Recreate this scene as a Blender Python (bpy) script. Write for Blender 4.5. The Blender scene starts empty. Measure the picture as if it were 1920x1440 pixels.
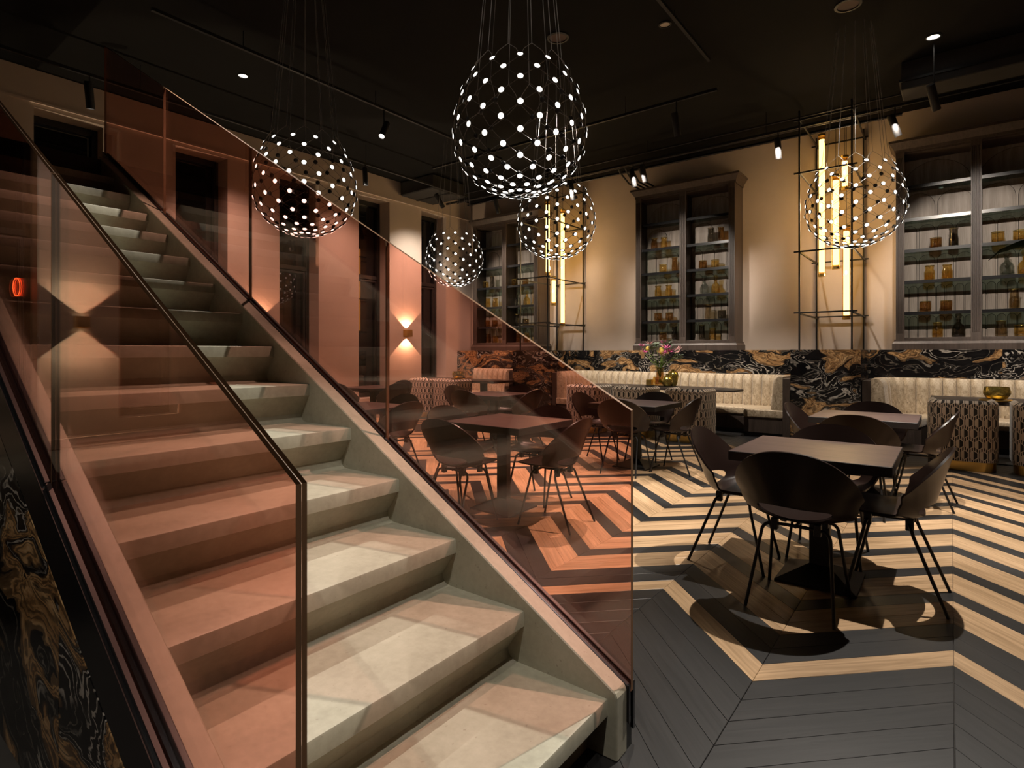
import bpy, bmesh, math, random
from mathutils import Vector, Matrix
R = math.radians
PI = math.pi
rnd = random.Random(7)
S = bpy.context.scene
COL = S.collection

# ------------------------------------------------------------------ camera, world, exposure
cam_d = bpy.data.cameras.new('camera')
cam = bpy.data.objects.new('camera', cam_d)
COL.objects.link(cam)
cam.location = (0, 0, 1.3)
cam.rotation_euler = (R(90), 0, R(38.25))
cam_d.sensor_width = 36
cam_d.lens = 36 * 1075 / 1920
cam_d.shift_x = 25 / 1920
cam_d.shift_y = -59.8 / 1920
cam_d.clip_start = 0.02
S.camera = cam
W = bpy.data.worlds.new('night'); S.world = W
W.use_nodes = True
W.node_tree.nodes['Background'].inputs[0].default_value = (0.02, 0.022, 0.03, 1)
W.node_tree.nodes['Background'].inputs[1].default_value = 0.3
S.view_settings.view_transform = 'Standard'
S.view_settings.look = 'None'
S.view_settings.gamma = 1
S.view_settings.use_curve_mapping = False
S.view_settings.exposure = 0.6
cy = S.cycles
cy.max_bounces = 8; cy.diffuse_bounces = 4; cy.glossy_bounces = 4
cy.transparent_max_bounces = 40; cy.transmission_bounces = 6
cy.sample_clamp_indirect = 3.0
cy.use_denoising = True
cy.caustics_reflective = False; cy.caustics_refractive = False

def spot(loc, aim, energy, size=60, blend=0.5, color=(1, .83, .64), radius=.03, parent=None, name='beam'):
    l = bpy.data.lights.new(name, 'SPOT'); l.energy = energy; l.color = color
    l.spot_size = R(size); l.spot_blend = blend; l.shadow_soft_size = radius
    o = bpy.data.objects.new(name, l); COL.objects.link(o)
    o.location = loc
    o.rotation_euler = (Vector(aim) - Vector(loc)).to_track_quat('-Z', 'Y').to_euler()
    return o
WARM = (1, .88, .75); NEUT = (1, .91, .80)
# ceiling spots over the tables and the stairs (beams only; the last two are added fill)
TABLE_SPOTS = [
    ((-.11, 4.87, 4.45), (-.4, 3.9, 0), 640, 78), ((-2.2, 5.3, 4.45), (-1.7, 5.0, 0), 60, 44),
    ((.6, 7.2, 4.45), (.6, 6.4, 0), 430, 46), ((-.9, 7.3, 4.45), (-.9, 6.6, 0), 160, 40),
    ((-2.5, 4.9, 4.45), (-3.1, 3.9, 0), 520, 48), ((-3.2, 7.2, 4.45), (-3.0, 6.4, 0), 430, 46),
    ((-5.2, 5.2, 4.45), (-5.2, 4.6, 0), 420, 54), ((-5.0, 7.4, 4.45), (-5.2, 6.6, 0), 420, 54),
    ((-7.4, 6.4, 4.45), (-7.4, 6.6, 0), 320, 60),
]
for a in TABLE_SPOTS: spot(a[0], a[1], a[2], a[3], .3, NEUT, .02)
STAIR_AND_ADDED_SPOTS = [((-1.2, 2.95, 4.7), (-1.5, 1.0, .6), 290, 48), ((-3.7, 2.28, 4.7), (-3.5, 1.0, 1.6), 300, 60), ((.5, 1.6, 4.7), (-1.1, 1.0, .3), 150, 44),
               ((-.3, -1.6, 4.7), (-1.5, .48, .5), 170, 40), ((-1.0, 1.2, 4.9), (-2.6, 3.4, 4.1), 45, 34)]  # added beams that brighten the dim near-side marble and the pendant cords
for a in STAIR_AND_ADDED_SPOTS: spot(a[0], a[1], a[2], a[3], .4, (1, .91, .79), .02)
# track spots washing the back wall and the booths
for x, e in ((-8.0, 160), (-5.7, 420), (-4.4, 130), (-4.25, 130), (-2.06, 460), (-.6, 170), (1.6, 150)):
    spot((x, 9.45, 4.4), (x + (.5 if x == -.6 else 0), 10.6, 1.3), e, 74, .8, WARM, .05)
# beams added off the tracks to brighten the cabinet insides and the booths
for x, e in ((-7.9, 420), (-3.87, 460), (.3, 460)):
    spot((x - .2, 5.4, 4.45), (x, 10.7, 2.55), e, 27, .5, WARM, .03)
for x, e in ((-8.2, 220), (-5.2, 250), (-3.9, 250), (-2.5, 250), (-.1, 220), (1.2, 220)):
    spot((x, 6.9, 4.45), (x, 9.7, .5), e * 1.05, 42, .6, WARM, .03)
# spots washing the window wall
for y, e in ((2.4, 14), (4.4, 100), (6.6, 200), (8.6, 190), (-1.4, 24)):
    spot((-8.2, y, 4.4), (-9.4, y + .4, 1.7), e, 100, 1.0, WARM, .05)

# ------------------------------------------------------------------ material helpers
def new_mat(name):
    m = bpy.data.materials.new(name); m.use_nodes = True
    nt = m.node_tree; nt.nodes.clear()
    out = nt.nodes.new('ShaderNodeOutputMaterial')
    return m, nt, out
class NT:
    def __init__(s, name):
        s.m, s.nt, s.out = new_mat(name)
    def n(s, t, **k):
        nd = s.nt.nodes.new('ShaderNode' + t)
        for a, b in k.items(): setattr(nd, a, b)
        return nd
    def put(s, sock, v):
        if isinstance(v, bpy.types.NodeSocket): s.nt.links.new(v, sock)
        elif isinstance(v, (tuple, list)) and len(v) == 3 and sock.type == 'RGBA': sock.default_value = (*v, 1)
        else: sock.default_value = v
    def math(s, op, a, b=0.0, c=None, clamp=False):
        nd = s.n('Math', operation=op); nd.use_clamp = clamp
        s.put(nd.inputs[0], a); s.put(nd.inputs[1], b)
        if c is not None: s.put(nd.inputs[2], c)
        return nd.outputs[0]
    def coord(s, kind='Object'): return s.n('TexCoord').outputs[kind]
    def map(s, v, scale=(1, 1, 1), loc=(0, 0, 0), rot=(0, 0, 0)):
        nd = s.n('Mapping'); s.put(nd.inputs[0], v)
        nd.inputs['Scale'].default_value = scale; nd.inputs['Location'].default_value = loc; nd.inputs['Rotation'].default_value = rot
        return nd.outputs[0]
    def noise(s, v, scale, detail=4, rough=.55, dist=0.0, out=0):
        nd = s.n('TexNoise'); s.put(nd.inputs['Vector'], v)
        nd.inputs['Scale'].default_value = scale; nd.inputs['Detail'].default_value = detail
        nd.inputs['Roughness'].default_value = rough; nd.inputs['Distortion'].default_value = dist
        return nd.outputs[out]
    def ramp(s, f, stops, interp='LINEAR'):
        nd = s.n('ValToRGB'); s.put(nd.inputs[0], f); cr = nd.color_ramp; cr.interpolation = interp
        while len(cr.elements) < len(stops): cr.elements.new(.5)
        for e, (p, c) in zip(cr.elements, stops):
            e.position = p; e.color = (*c, 1) if not isinstance(c, (int, float)) else (c, c, c, 1)
        return nd.outputs[0]
    def mix(s, f, a, b, mode='MIX'):
        nd = s.n('Mix', data_type='RGBA', blend_type=mode)
        s.put(nd.inputs[0], f); s.put(nd.inputs[6], a); s.put(nd.inputs[7], b)
        return nd.outputs[2]
    def bump(s, h, strength=.3, dist=.01):
        nd = s.n('Bump'); s.put(nd.inputs['Height'], h)
        nd.inputs['Strength'].default_value = strength; nd.inputs['Distance'].default_value = dist
        return nd.outputs[0]
    def bsdf(s, color, rough=.5, metal=0.0, normal=None, spec=None, sheen=None, coat=None):
        b = s.n('BsdfPrincipled')
        s.put(b.inputs['Base Color'], color); s.put(b.inputs['Roughness'], rough); b.inputs['Metallic'].default_value = metal
        if normal is not None: s.put(b.inputs['Normal'], normal)
        if spec is not None: b.inputs['Specular IOR Level'].default_value = spec
        if sheen: b.inputs['Sheen Weight'].default_value = sheen; b.inputs['Sheen Roughness'].default_value = .4
        if coat: b.inputs['Coat Weight'].default_value = coat; b.inputs['Coat Roughness'].default_value = .15
        s.nt.links.new(b.outputs[0], s.out.inputs[0])
        return s.m

def plain(name, c, rough=.5, metal=0.0, var=.12, scale=6, **k):
    t = NT(name)
    f = t.noise(t.coord(), scale, 4)
    lo = tuple(x * (1 - var) for x in c); hi = tuple(min(1, x * (1 + var)) for x in c)
    return t.bsdf(t.ramp(f, [(.3, lo), (.7, hi)]), rough, metal, **k)

def emit(name, c, strength):
    t = NT(name)
    e = t.n('Emission'); t.put(e.inputs[0], c); e.inputs[1].default_value = strength
    t.nt.links.new(e.outputs[0], t.out.inputs[0])
    return t.m

def glass(name, tint, f0=.05, rough=0.0, gloss=(1, 1, 1)):
    t = NT(name)
    tr = t.n('BsdfTransparent'); t.put(tr.inputs[0], tint)
    gl = t.n('BsdfGlossy'); gl.inputs['Roughness'].default_value = rough; t.put(gl.inputs[0], gloss)
    lw = t.n('LayerWeight'); lw.inputs[0].default_value = .5
    f = t.math('POWER', lw.outputs['Facing'], 5)
    f = t.math('MULTIPLY_ADD', f, 1 - f0, f0)
    mx = t.n('MixShader'); t.put(mx.inputs[0], f)
    t.nt.links.new(tr.outputs[0], mx.inputs[1]); t.nt.links.new(gl.outputs[0], mx.inputs[2])
    t.nt.links.new(mx.outputs[0], t.out.inputs[0])
    return t.m

def marble(name, seed=0.0, dark=1.0):
    t = NT(name)
    p = t.map(t.coord(), (.78, .78, 1.5), (seed, seed * .7, seed * .3), (0, R(24), 0))
    def warp(p, sc, amp, det):
        w = t.noise(p, sc, det, .55, 0, 1)
        sb = t.n('VectorMath', operation='SUBTRACT'); t.put(sb.inputs[0], w); sb.inputs[1].default_value = (.5, .5, .5)
        ma = t.n('VectorMath', operation='MULTIPLY_ADD'); t.put(ma.inputs[0], sb.outputs[0]); ma.inputs[1].default_value = (amp,) * 3; t.put(ma.inputs[2], p)
        return ma.outputs[0]
    q = warp(p, 1.2, 1.5, 2); q = warp(q, 5.5, .22, 3); q2 = warp(q, 26, .025, 3)
    fld = t.noise(q2, 1.3, 2.2, .5)
    fine = t.noise(q2, 34, 5, .7)
    def lines(freq, w):
        fr_ = t.math('FRACT', t.math('ADD', t.math('MULTIPLY', fld, freq), t.math('MULTIPLY', fine, .25)))
        return t.ramp(t.math('ABSOLUTE', t.math('SUBTRACT', fr_, .5)), [(0, 1.0), (w * .5, .8), (w, 0.0)])
    gold_m = t.ramp(fld, [(.36, 1.0), (.37, 0.0), (.52, 0.0), (.53, 1.0), (.59, 1.0), (.60, 0.0), (.63, 0.0), (.64, 1.0)])
    sel = t.noise(t.map(p, (1, 1, 1), (4, 2, 7)), 1.0, 2, .5)
    gold_m = t.math('MULTIPLY', gold_m, t.ramp(sel, [(.30, 0.0), (.40, 1.0)]))
    goldc = t.ramp(t.noise(q2, 10, 6, .7), [(.30, (.08, .04, .018)), (.45, (.33, .18, .075)), (.6, (.56, .35, .17)), (.75, (.70, .52, .33))])
    goldc = t.mix(t.math('MULTIPLY', lines(46, .30), .75), goldc, (.035, .02, .012))
    base = t.ramp(t.noise(q2, 9, 6, .65), [(.35, (.004, .004, .005)), (.62, (.013, .012, .012)), (.8, (.05, .045, .04))])
    wsel = t.ramp(t.noise(t.map(p, (1, 1, 1.1), (9, 5, 1)), 1.7, 3, .55), [(.50, 0.0), (.58, 1.0)])
    c = t.mix(t.math('MULTIPLY', t.math('MULTIPLY', lines(30, .15), wsel), .85), base, (.52, .47, .41))
    c = t.mix(t.math('MULTIPLY', t.math('MULTIPLY', lines(15, .06), t.math('SUBTRACT', 1.0, wsel)), .35), c, (.35, .30, .24))
    c = t.mix(gold_m, c, goldc)
    return t.bsdf(c, .14, spec=.5)

def wood(name, c_dark, c_light, axis=0, scale=1.0, rough=.4, use_uv=False, plank=False, **k):
    t = NT(name)
    if use_uv:
        uv = t.n('UVMap').outputs[0]
        oi = t.n('ObjectInfo').outputs['Random']
        cx = t.n('CombineXYZ'); t.put(cx.inputs[0], t.math('MULTIPLY', oi, 31.0)); t.put(cx.inputs[1], t.math('MULTIPLY', oi, 57.0)); t.put(cx.inputs[2], t.math('MULTIPLY', oi, 13.0))
        va = t.n('VectorMath', operation='ADD'); t.put(va.inputs[0], uv); t.put(va.inputs[1], cx.outputs[0])
        p = va.outputs[0]; sc = (1.2, 16, 1)
    else:
        p = t.coord(); sc = [16, 16, 16]; sc[axis] = 1.1
    q = t.map(p, tuple(x * scale for x in sc))
    g = t.noise(q, 2.2, 6, .62, .6)
    g2 = t.noise(t.map(p, tuple(x * scale * .28 for x in sc)), 1.5, 2, .5)
    f = t.math('ADD', t.math('MULTIPLY', g, .65), t.math('MULTIPLY', g2, .35))
    c = t.ramp(f, [(.36, c_dark), (.62, c_light)])
    return t.bsdf(c, rough, normal=t.bump(g, .12, .002), **k)

M = {}
M['concrete'] = None
t = NT('concrete')
p = t.coord()
f = t.noise(p, 3.2, 8, .65); f2 = t.noise(p, 38, 4, .6)
c = t.ramp(f, [(.3, (.255, .243, .180)), (.5, (.355, .342, .262)), (.72, (.43, .418, .33))])
pits = t.ramp(t.noise(p, 60, 2, .5), [(.26, 0.0), (.31, 1.0)])
c = t.mix(t.math('MULTIPLY', t.math('SUBTRACT', 1.0, pits), .5), c, (.17, .14, .10))
c = t.mix(.18, c, t.ramp(f2, [(.3, (.25, .22, .17)), (.7, (.56, .5, .42))]))
M['concrete'] = t.bsdf(c, t.ramp(f, [(.3, .38), (.7, .52)]), normal=t.bump(f2, .08, .004), spec=.5)
M['wall'] = plain('beige_plaster', (.58, .48, .41), .75, var=.05, scale=2)
M['white'] = plain('off_white_paint', (.62, .55, .47), .5, var=.03)
M['ceiling'] = plain('black_ceiling_paint', (.0045, .0045, .0048), .9, var=.2, scale=2, spec=.2)
M['black'] = plain('black_powder_coat', (.009, .0085, .0085), .5, var=.1)
M['blackgloss'] = plain('black_lacquer', (.010, .010, .011), .22, var=.1)
M['channel'] = plain('dark_steel_channel', (.055, .052, .055), .3, .85, var=.1)
M['marble'] = marble('black_gold_marble', 0.0)
M['marble2'] = marble('black_gold_marble_slab', 5.3)
M['cab'] = wood('smoked_oak_frame', (.040, .028, .022), (.075, .055, .045), axis=2, rough=.45)
M['cabback'] = wood('grey_oak_veneer', (.27, .22, .18), (.42, .355, .30), axis=2, rough=.5, scale=.9)
M['cabback2'] = wood('grey_oak_veneer_arch', (.21, .165, .13), (.40, .33, .275), axis=2, rough=.5, scale=.8)
M['table'] = wood('dark_oak_tabletop', (.046, .028, .027), (.098, .064, .060), axis=0, rough=.40, scale=1.3, spec=.3)
M['tabledark'] = wood('black_oak_tabletop', (.020, .015, .013), (.05, .037, .032), axis=0, rough=.4)
M['tabledge'] = plain('dark_table_edge', (.020, .016, .015), .5)
M['oak'] = wood('light_oak_plank', (.29, .18, .092), (.58, .385, .225), use_uv=True, rough=.38)
M['darkplank'] = wood('charcoal_plank', (.0075, .0072, .0076), (.019, .018, .0185), use_uv=True, rough=.42)
M['screed'] = plain('floor_underlay', (.06, .055, .05), .8)
M['shell'] = plain('dark_brown_plywood', (.019, .0105, .0085), .30, var=.12, spec=.25)
M['brass'] = plain('brushed_brass', (.72, .50, .16), .32, 1.0, var=.1)
M['gold'] = plain('gold_glass', (.50, .38, .10), .22, .9, var=.35, scale=40)
M['tint'] = glass('copper_tinted_glass', (.965, .715, .655), .06)
M['tint2'] = glass('copper_tinted_laminate', (.982, .828, .782), .03)
M['edge'] = plain('lit_brown_glass_edge', (.20, .11, .06), .5, var=.1, spec=.15)  # lighter edge copy, its lit look put into the colour
M['edge2'] = plain('shaded_laminate_edge', (.012, .006, .003), .9, spec=0.0)  # near-black edge copy, the unlit look of the near glass put into the colour
M['interlayer'] = plain('pale_interlayer', (.24, .17, .12), .3, var=.1)
M['smoke'] = glass('smoked_shelf_glass', (.46, .54, .50), .05)
M['amber'] = glass('amber_glass', (.965, .86, .60), .07)
M['ambdark'] = glass('dark_amber_glass', (.80, .66, .46), .07)
M['grey'] = glass('grey_glass', (.78, .80, .78), .07)
M['clear'] = glass('clear_glass', (.86, .80, .68), .07)
M['dkglass'] = glass('smoked_vessel_glass', (.60, .57, .52), .08)
M['disc'] = emit('led_disc', (1, .95, .87), 2.2)
M['face'] = emit('spot_lens', (1, .92, .8), 7.0)
M['tube'] = emit('amber_tube_glow', (1, .66, .25), 3.0)
M['core'] = emit('tube_filament', (1, .74, .36), 4.5)
M['tubeglass'] = glass('amber_tube_glass', (.95, .72, .32), .07)
M['neon'] = emit('red_neon', (1, .09, .02), 2.5)
M['sconcelamp'] = emit('sconce_lens', (1, .78, .45), 10.0)
M['winframe'] = plain('black_window_frame', (.018, .018, .019), .4)
t = NT('night_window_pane')
M['pane'] = t.bsdf((.006, .007, .009), .03, spec=.6)
M['wire'] = plain('dark_steel_wire', (.22, .21, .20), .4, .3)
M['cord'] = plain('steel_cord', (.30, .29, .28), .5)
M['leaf'] = plain('deep_green_leaf', (.010, .030, .012), .75, var=.3, spec=.15)
M['stem'] = plain('green_stem', (.16, .26, .05), .5, var=.2)
M['petalpink'] = plain('pink_petal', (.80, .14, .42), .5, var=.25, scale=30)
M['petalpale'] = plain('pale_pink_petal', (.75, .42, .42), .5, var=.2, scale=30)
M['petalyel'] = plain('yellow_petal', (.70, .50, .08), .5, var=.2, scale=30)
M['sage'] = plain('sage_leaf', (.22, .28, .20), .6, var=.25, scale=20)
M['duct'] = plain('dark_duct', (.022, .021, .021), .7)
M['archshadow'] = plain('painted_arch_shadow', (.05, .037, .028), .8)  # dark colour painting the outline shadow around the arches
M['speaker'] = plain('dusty_rose_cover', (.10, .06, .05), .7)
# crushed velvet
t = NT('crushed_velvet')
p = t.coord()
f = t.noise(t.map(p, (1, 1, .7)), 24, 5, .7, 1.2)
c = t.ramp(f, [(.32, (.20, .145, .088)), (.46, (.41, .32, .215)), (.6, (.53, .43, .305)), (.75, (.68, .58, .44))])
M['velvet'] = t.bsdf(c, .55, normal=t.bump(f, .25, .004), sheen=.5)
# woven hexagon fabric
t = NT('hexagon_weave')
uv = t.n('UVMap').outputs[0]
sp = t.n('SeparateXYZ'); t.put(sp.inputs[0], uv)
u = t.math('DIVIDE', sp.outputs[0], .080); v = t.math('DIVIDE', sp.outputs[1], .118)
row = t.math('FLOOR', v)
sh = t.math('MULTIPLY', t.math('MODULO', t.math('ABSOLUTE', row), 2.0), .5)
u2 = t.math('ADD', u, sh)
fu = t.math('SUBTRACT', t.math('FRACT', u2), .5); fv = t.math('SUBTRACT', t.math('FRACT', v), .5)
au = t.math('ABSOLUTE', fu); av = t.math('ABSOLUTE', fv)
hx = t.math('MAXIMUM', t.math('MULTIPLY', au, 2.0), t.math('ADD', au, t.math('MULTIPLY', av, 1.75)))
inn = t.math('LESS_THAN', hx, .70)
half = t.math('GREATER_THAN', fu, -.04)
blk = t.math('MULTIPLY', inn, half)
edge = t.math('MULTIPLY', t.math('GREATER_THAN', hx, .86), t.math('LESS_THAN', t.math('ABSOLUTE', fv), .30))
dia = t.math('MULTIPLY', t.math('GREATER_THAN', hx, .86), t.math('GREATER_THAN', av, .30))
blk = t.math('ADD', blk, t.math('MULTIPLY', dia, t.math('GREATER_THAN', t.math('SINE', t.math('MULTIPLY', u2, 25.1)), -.2)), clamp=True)
blk = t.math('ADD', blk, t.math('MULTIPLY', edge, t.math('LESS_THAN', fu, 0.0)), clamp=True)
M['hexfab'] = t.bsdf(t.mix(blk, (.60, .51, .42), (.018, .015, .014)), .75, sheen=.2)

# ------------------------------------------------------------------ mesh helpers
class MB:
    def __init__(s): s.v = []; s.f = []; s.mi = []; s.uv = None
    def add(s, vs, fs, m=0):
        b = len(s.v); s.v += [tuple(x) for x in vs]
        for f in fs: s.f.append(tuple(b + i for i in f)); s.mi.append(m)
        return s
    def box(s, x0, x1, y0, y1, z0, z1, m=0):
        return s.add([(x0, y0, z0), (x1, y0, z0), (x1, y1, z0), (x0, y1, z0), (x0, y0, z1), (x1, y0, z1), (x1, y1, z1), (x0, y1, z1)],
                     [(0, 3, 2, 1), (4, 5, 6, 7), (0, 1, 5, 4), (1, 2, 6, 5), (2, 3, 7, 6), (3, 0, 4, 7)], m)
    def prism(s, poly, axis, a, b, m=0, mcap=None):
        # poly in the two axes other than `axis`
        n = len(poly)
        def P(u, v, w): return {'x': (w, u, v), 'y': (u, w, v), 'z': (u, v, w)}[axis]
        vs = [P(u, v, a) for u, v in poly] + [P(u, v, b) for u, v in poly]
        base = len(s.v); s.v += vs
        for i in range(n):
            j = (i + 1) % n
            s.f.append((base + i, base + j, base + n + j, base + n + i)); s.mi.append(m)
        s.f.append(tuple(base + i for i in range(n - 1, -1, -1))); s.mi.append(m if mcap is None else mcap)
        s.f.append(tuple(base + n + i for i in range(n))); s.mi.append(m if mcap is None else mcap)
        return s
    def tube(s, pts, r, n=8, m=0, closed=False):
        pts = [Vector(p) for p in pts]; k = len(pts); base = len(s.v)
        up = None
        for i, p in enumerate(pts):
            if closed: d = (pts[(i + 1) % k] - pts[i - 1])
            else: d = pts[min(i + 1, k - 1)] - pts[max(i - 1, 0)]
            d = d.normalized() if d.length > 1e-9 else Vector((0, 0, 1))
            if up is None: up = Vector((0, 0, 1)) if abs(d.z) < .9 else Vector((1, 0, 0))
            a = (up - d * up.dot(d)).normalized(); b = d.cross(a); up = a
            rr = r[i] if isinstance(r, (list, tuple)) else r
            for j in range(n):
                t_ = 2 * PI * j / n
                s.v.append(tuple(p + a * (math.cos(t_) * rr) + b * (math.sin(t_) * rr)))
        for i in range(k if closed else k - 1):
            for j in range(n):
                j2 = (j + 1) % n; i2 = (i + 1) % k
                s.f.append((base + i * n + j, base + i * n + j2, base + i2 * n + j2, base + i2 * n + j)); s.mi.append(m)
        if not closed:
            s.f.append(tuple(base + j for j in range(n - 1, -1, -1))); s.mi.append(m)
            s.f.append(tuple(base + (k - 1) * n + j for j in range(n))); s.mi.append(m)
        return s
    def lathe(s, prof, n=20, c=(0, 0, 0), m=0):
        base = len(s.v); k = len(prof)
        for r, z in prof:
            for j in range(n):
                a = 2 * PI * j / n
                s.v.append((c[0] + r * math.cos(a), c[1] + r * math.sin(a), c[2] + z))
        for i in range(k - 1):
            for j in range(n):
                j2 = (j + 1) % n
                s.f.append((base + i * n + j, base + i * n + j2, base + (i + 1) * n + j2, base + (i + 1) * n + j)); s.mi.append(m)
        return s
    def mesh(s, name, mats, smooth=None, bevel=0.0, seg=1):
        me = bpy.data.meshes.new(name)
        me.from_pydata(s.v, [], s.f)
        for mm in (mats if isinstance(mats, (list, tuple)) else [mats]): me.materials.append(mm)
        me.polygons.foreach_set('material_index', s.mi)
        if s.uv:
            ul = me.uv_layers.new(name='UVMap')
            for li, l in enumerate(me.loops): ul.data[li].uv = s.uv[l.vertex_index]
        bm = bmesh.new(); bm.from_mesh(me)
        bmesh.ops.recalc_face_normals(bm, faces=bm.faces)
        if bevel:
            es = [e for e in bm.edges if len(e.link_faces) == 2 and e.calc_face_angle(0) > .5]
            bmesh.ops.bevel(bm, geom=es, offset=bevel, segments=seg, affect='EDGES', profile=.6)
        bm.to_mesh(me); bm.free()
        if smooth is not None:
            me.shade_smooth(); me.set_sharp_from_angle(angle=R(smooth))
        me.update()
        return me
    def build(s, name, mats, parent=None, smooth=None, bevel=0.0, seg=1, loc=None, rz=0):
        return link(name, s.mesh(name, mats, smooth, bevel, seg), parent, loc, rz)

def link(name, me, parent=None, loc=None, rz=0, rot=None):
    o = bpy.data.objects.new(name, me); COL.objects.link(o)
    if parent is not None: o.parent = parent
    if loc is not None: o.location = loc
    if rot is not None: o.rotation_euler = rot
    elif rz: o.rotation_euler = (0, 0, rz)
    return o
def tag(o, label, cat, group=None):
    o['label'] = label; o['category'] = cat
    if group: o['group'] = group
    return o
def thing(name, label, cat, loc=(0, 0, 0), rz=0, group=None):
    o = bpy.data.objects.new(name, None); COL.objects.link(o)
    o.location = loc; o.rotation_euler = (0, 0, rz); o.empty_display_size = .1
    return tag(o, label, cat, group)
def struct(o): o['kind'] = 'structure'; return o
def copy_tree(o, parent=None):
    c = o.copy(); COL.objects.link(c)
    if parent is not None: c.parent = parent
    for ch in list(o.children): copy_tree(ch, c)
    return c

F_ = Vector((-math.sin(R(38.25)), math.cos(R(38.25)), 0)); R_ = Vector((math.cos(R(38.25)), math.sin(R(38.25)), 0))
def ratio(px, Y):                     # X of the sight line through column px at depth row Y
    u = (px - 935) / 1075
    d = F_ + R_ * u
    return d.x / d.y * Y

# ------------------------------------------------------------------ room shell
XL, XR, YB, YF, ZC = -9.4, 4.6, 10.83, -5.0, 5.0
fl = struct(MB().box(XL - .4, XR, YF, YB, -.15, -.012).build('floor', M['screed']))
ce = struct(MB().box(XL - .4, XR, YF, YB + .2, ZC, ZC + .2).build('ceiling', M['ceiling']))

# chevron planks
PW, PH, DX, RISE = .625, .157, .01, .632
def is_oak(n):
    return n in (0, 30, 33) or (3 <= n <= 28 and n % 3 != 2)
g = .0007
def plank_geo(up):
    # local origin: low-left corner column; spans x 0..PW
    ya, yb = (-RISE, 0) if up else (0, -RISE)
    vs = [(g, ya + g, 0), (PW - g, yb + g, 0), (PW - g, yb + PH - g, 0), (g, ya + PH - g, 0)]
    return vs
def plank_mb(up, mb, ox=0, oy=0, uo=(0, 0)):
    vs = plank_geo(up); b = .0016
    cxm = sum(p[0] for p in vs) / 4; cym = sum(p[1] for p in vs) / 4
    top = [(p[0] + (b if p[0] < cxm else -b), p[1] + (b if i in (0, 1) else -b), 0) for i, p in enumerate(vs)]
    mid = [(p[0], p[1], -.0015) for p in vs]; low = [(p[0], p[1], -.012) for p in vs]
    base = len(mb.v)
    for lay in (low, mid, top):
        for i, p in enumerate(lay):
            mb.v.append((p[0] + ox, p[1] + oy, p[2]))
            mb.uv.append(((0 if i in (0, 3) else .88) + uo[0], (0 if i in (0, 1) else .157) + uo[1]))
    for l in (0, 4):
        for i in range(4):
            j = (i + 1) % 4
            mb.f.append((base + l + i, base + l + j, base + l + 4 + j, base + l + 4 + i))
    mb.f.append((base + 8, base + 9, base + 10, base + 11)); mb.f.append((base + 3, base + 2, base + 1, base))
pm = {}
for up in (0, 1):
    for oak in (0, 1):
        mb = MB(); mb.uv = []; plank_mb(up, mb); mb.mi = [0] * len(mb.f)
        pm[up, oak] = mb.mesh('plank', M['oak' if oak else 'darkplank'])
cand = []
for c in range(-16, 5):
    up = 1 if c % 2 else 0
    x0 = DX + PW * c
    for n in range(-24, 60):
        yp = 3.033 + PH * n
        cx_, cyy = x0 + PW / 2, yp - RISE / 2 + PH / 2
        if cyy < -.9 or yp + PH > 10.35 or x0 < XL - .3 or cx_ > 3.6: continue
        if cyy < 1.45 and cx_ < -1.2: continue
        if cyy > 9.45 and False: continue
        v_ = Vector((cx_, cyy, 0)); d = v_.dot(F_); u_ = v_.dot(R_) / max(d, .01)
        vis = d > .9 and -.95 < u_ < .95 and 1.3 / d * 1075 < 800
        cand.append((d if vis else 99 + d, c, up, n, x0, yp))
cand.sort()
sm = [MB(), MB()]
for s_ in sm: s_.uv = []
for i, (d, c, up, n, x0, yp) in enumerate(cand):
    oak = 1 if is_oak(n) else 0
    if i < 300 and d < 99: link('plank', pm[up, oak], fl, (x0, yp, 0))
    else: plank_mb(up, sm[oak], x0, yp, (rnd.uniform(0, 60), rnd.uniform(0, 60)))
big = MB(); big.uv = []
nf0 = len(sm[0].f)
big.v = sm[0].v + sm[1].v; big.uv = sm[0].uv + sm[1].uv
k0 = len(sm[0].v)
big.f = sm[0].f + [tuple(i + k0 for i in f) for f in sm[1].f]
big.mi = [0] * nf0 + [1] * len(sm[1].f)
o = big.build('chevron_planks', [M['darkplank'], M['oak']], fl); o['kind'] = 'stuff'

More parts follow.
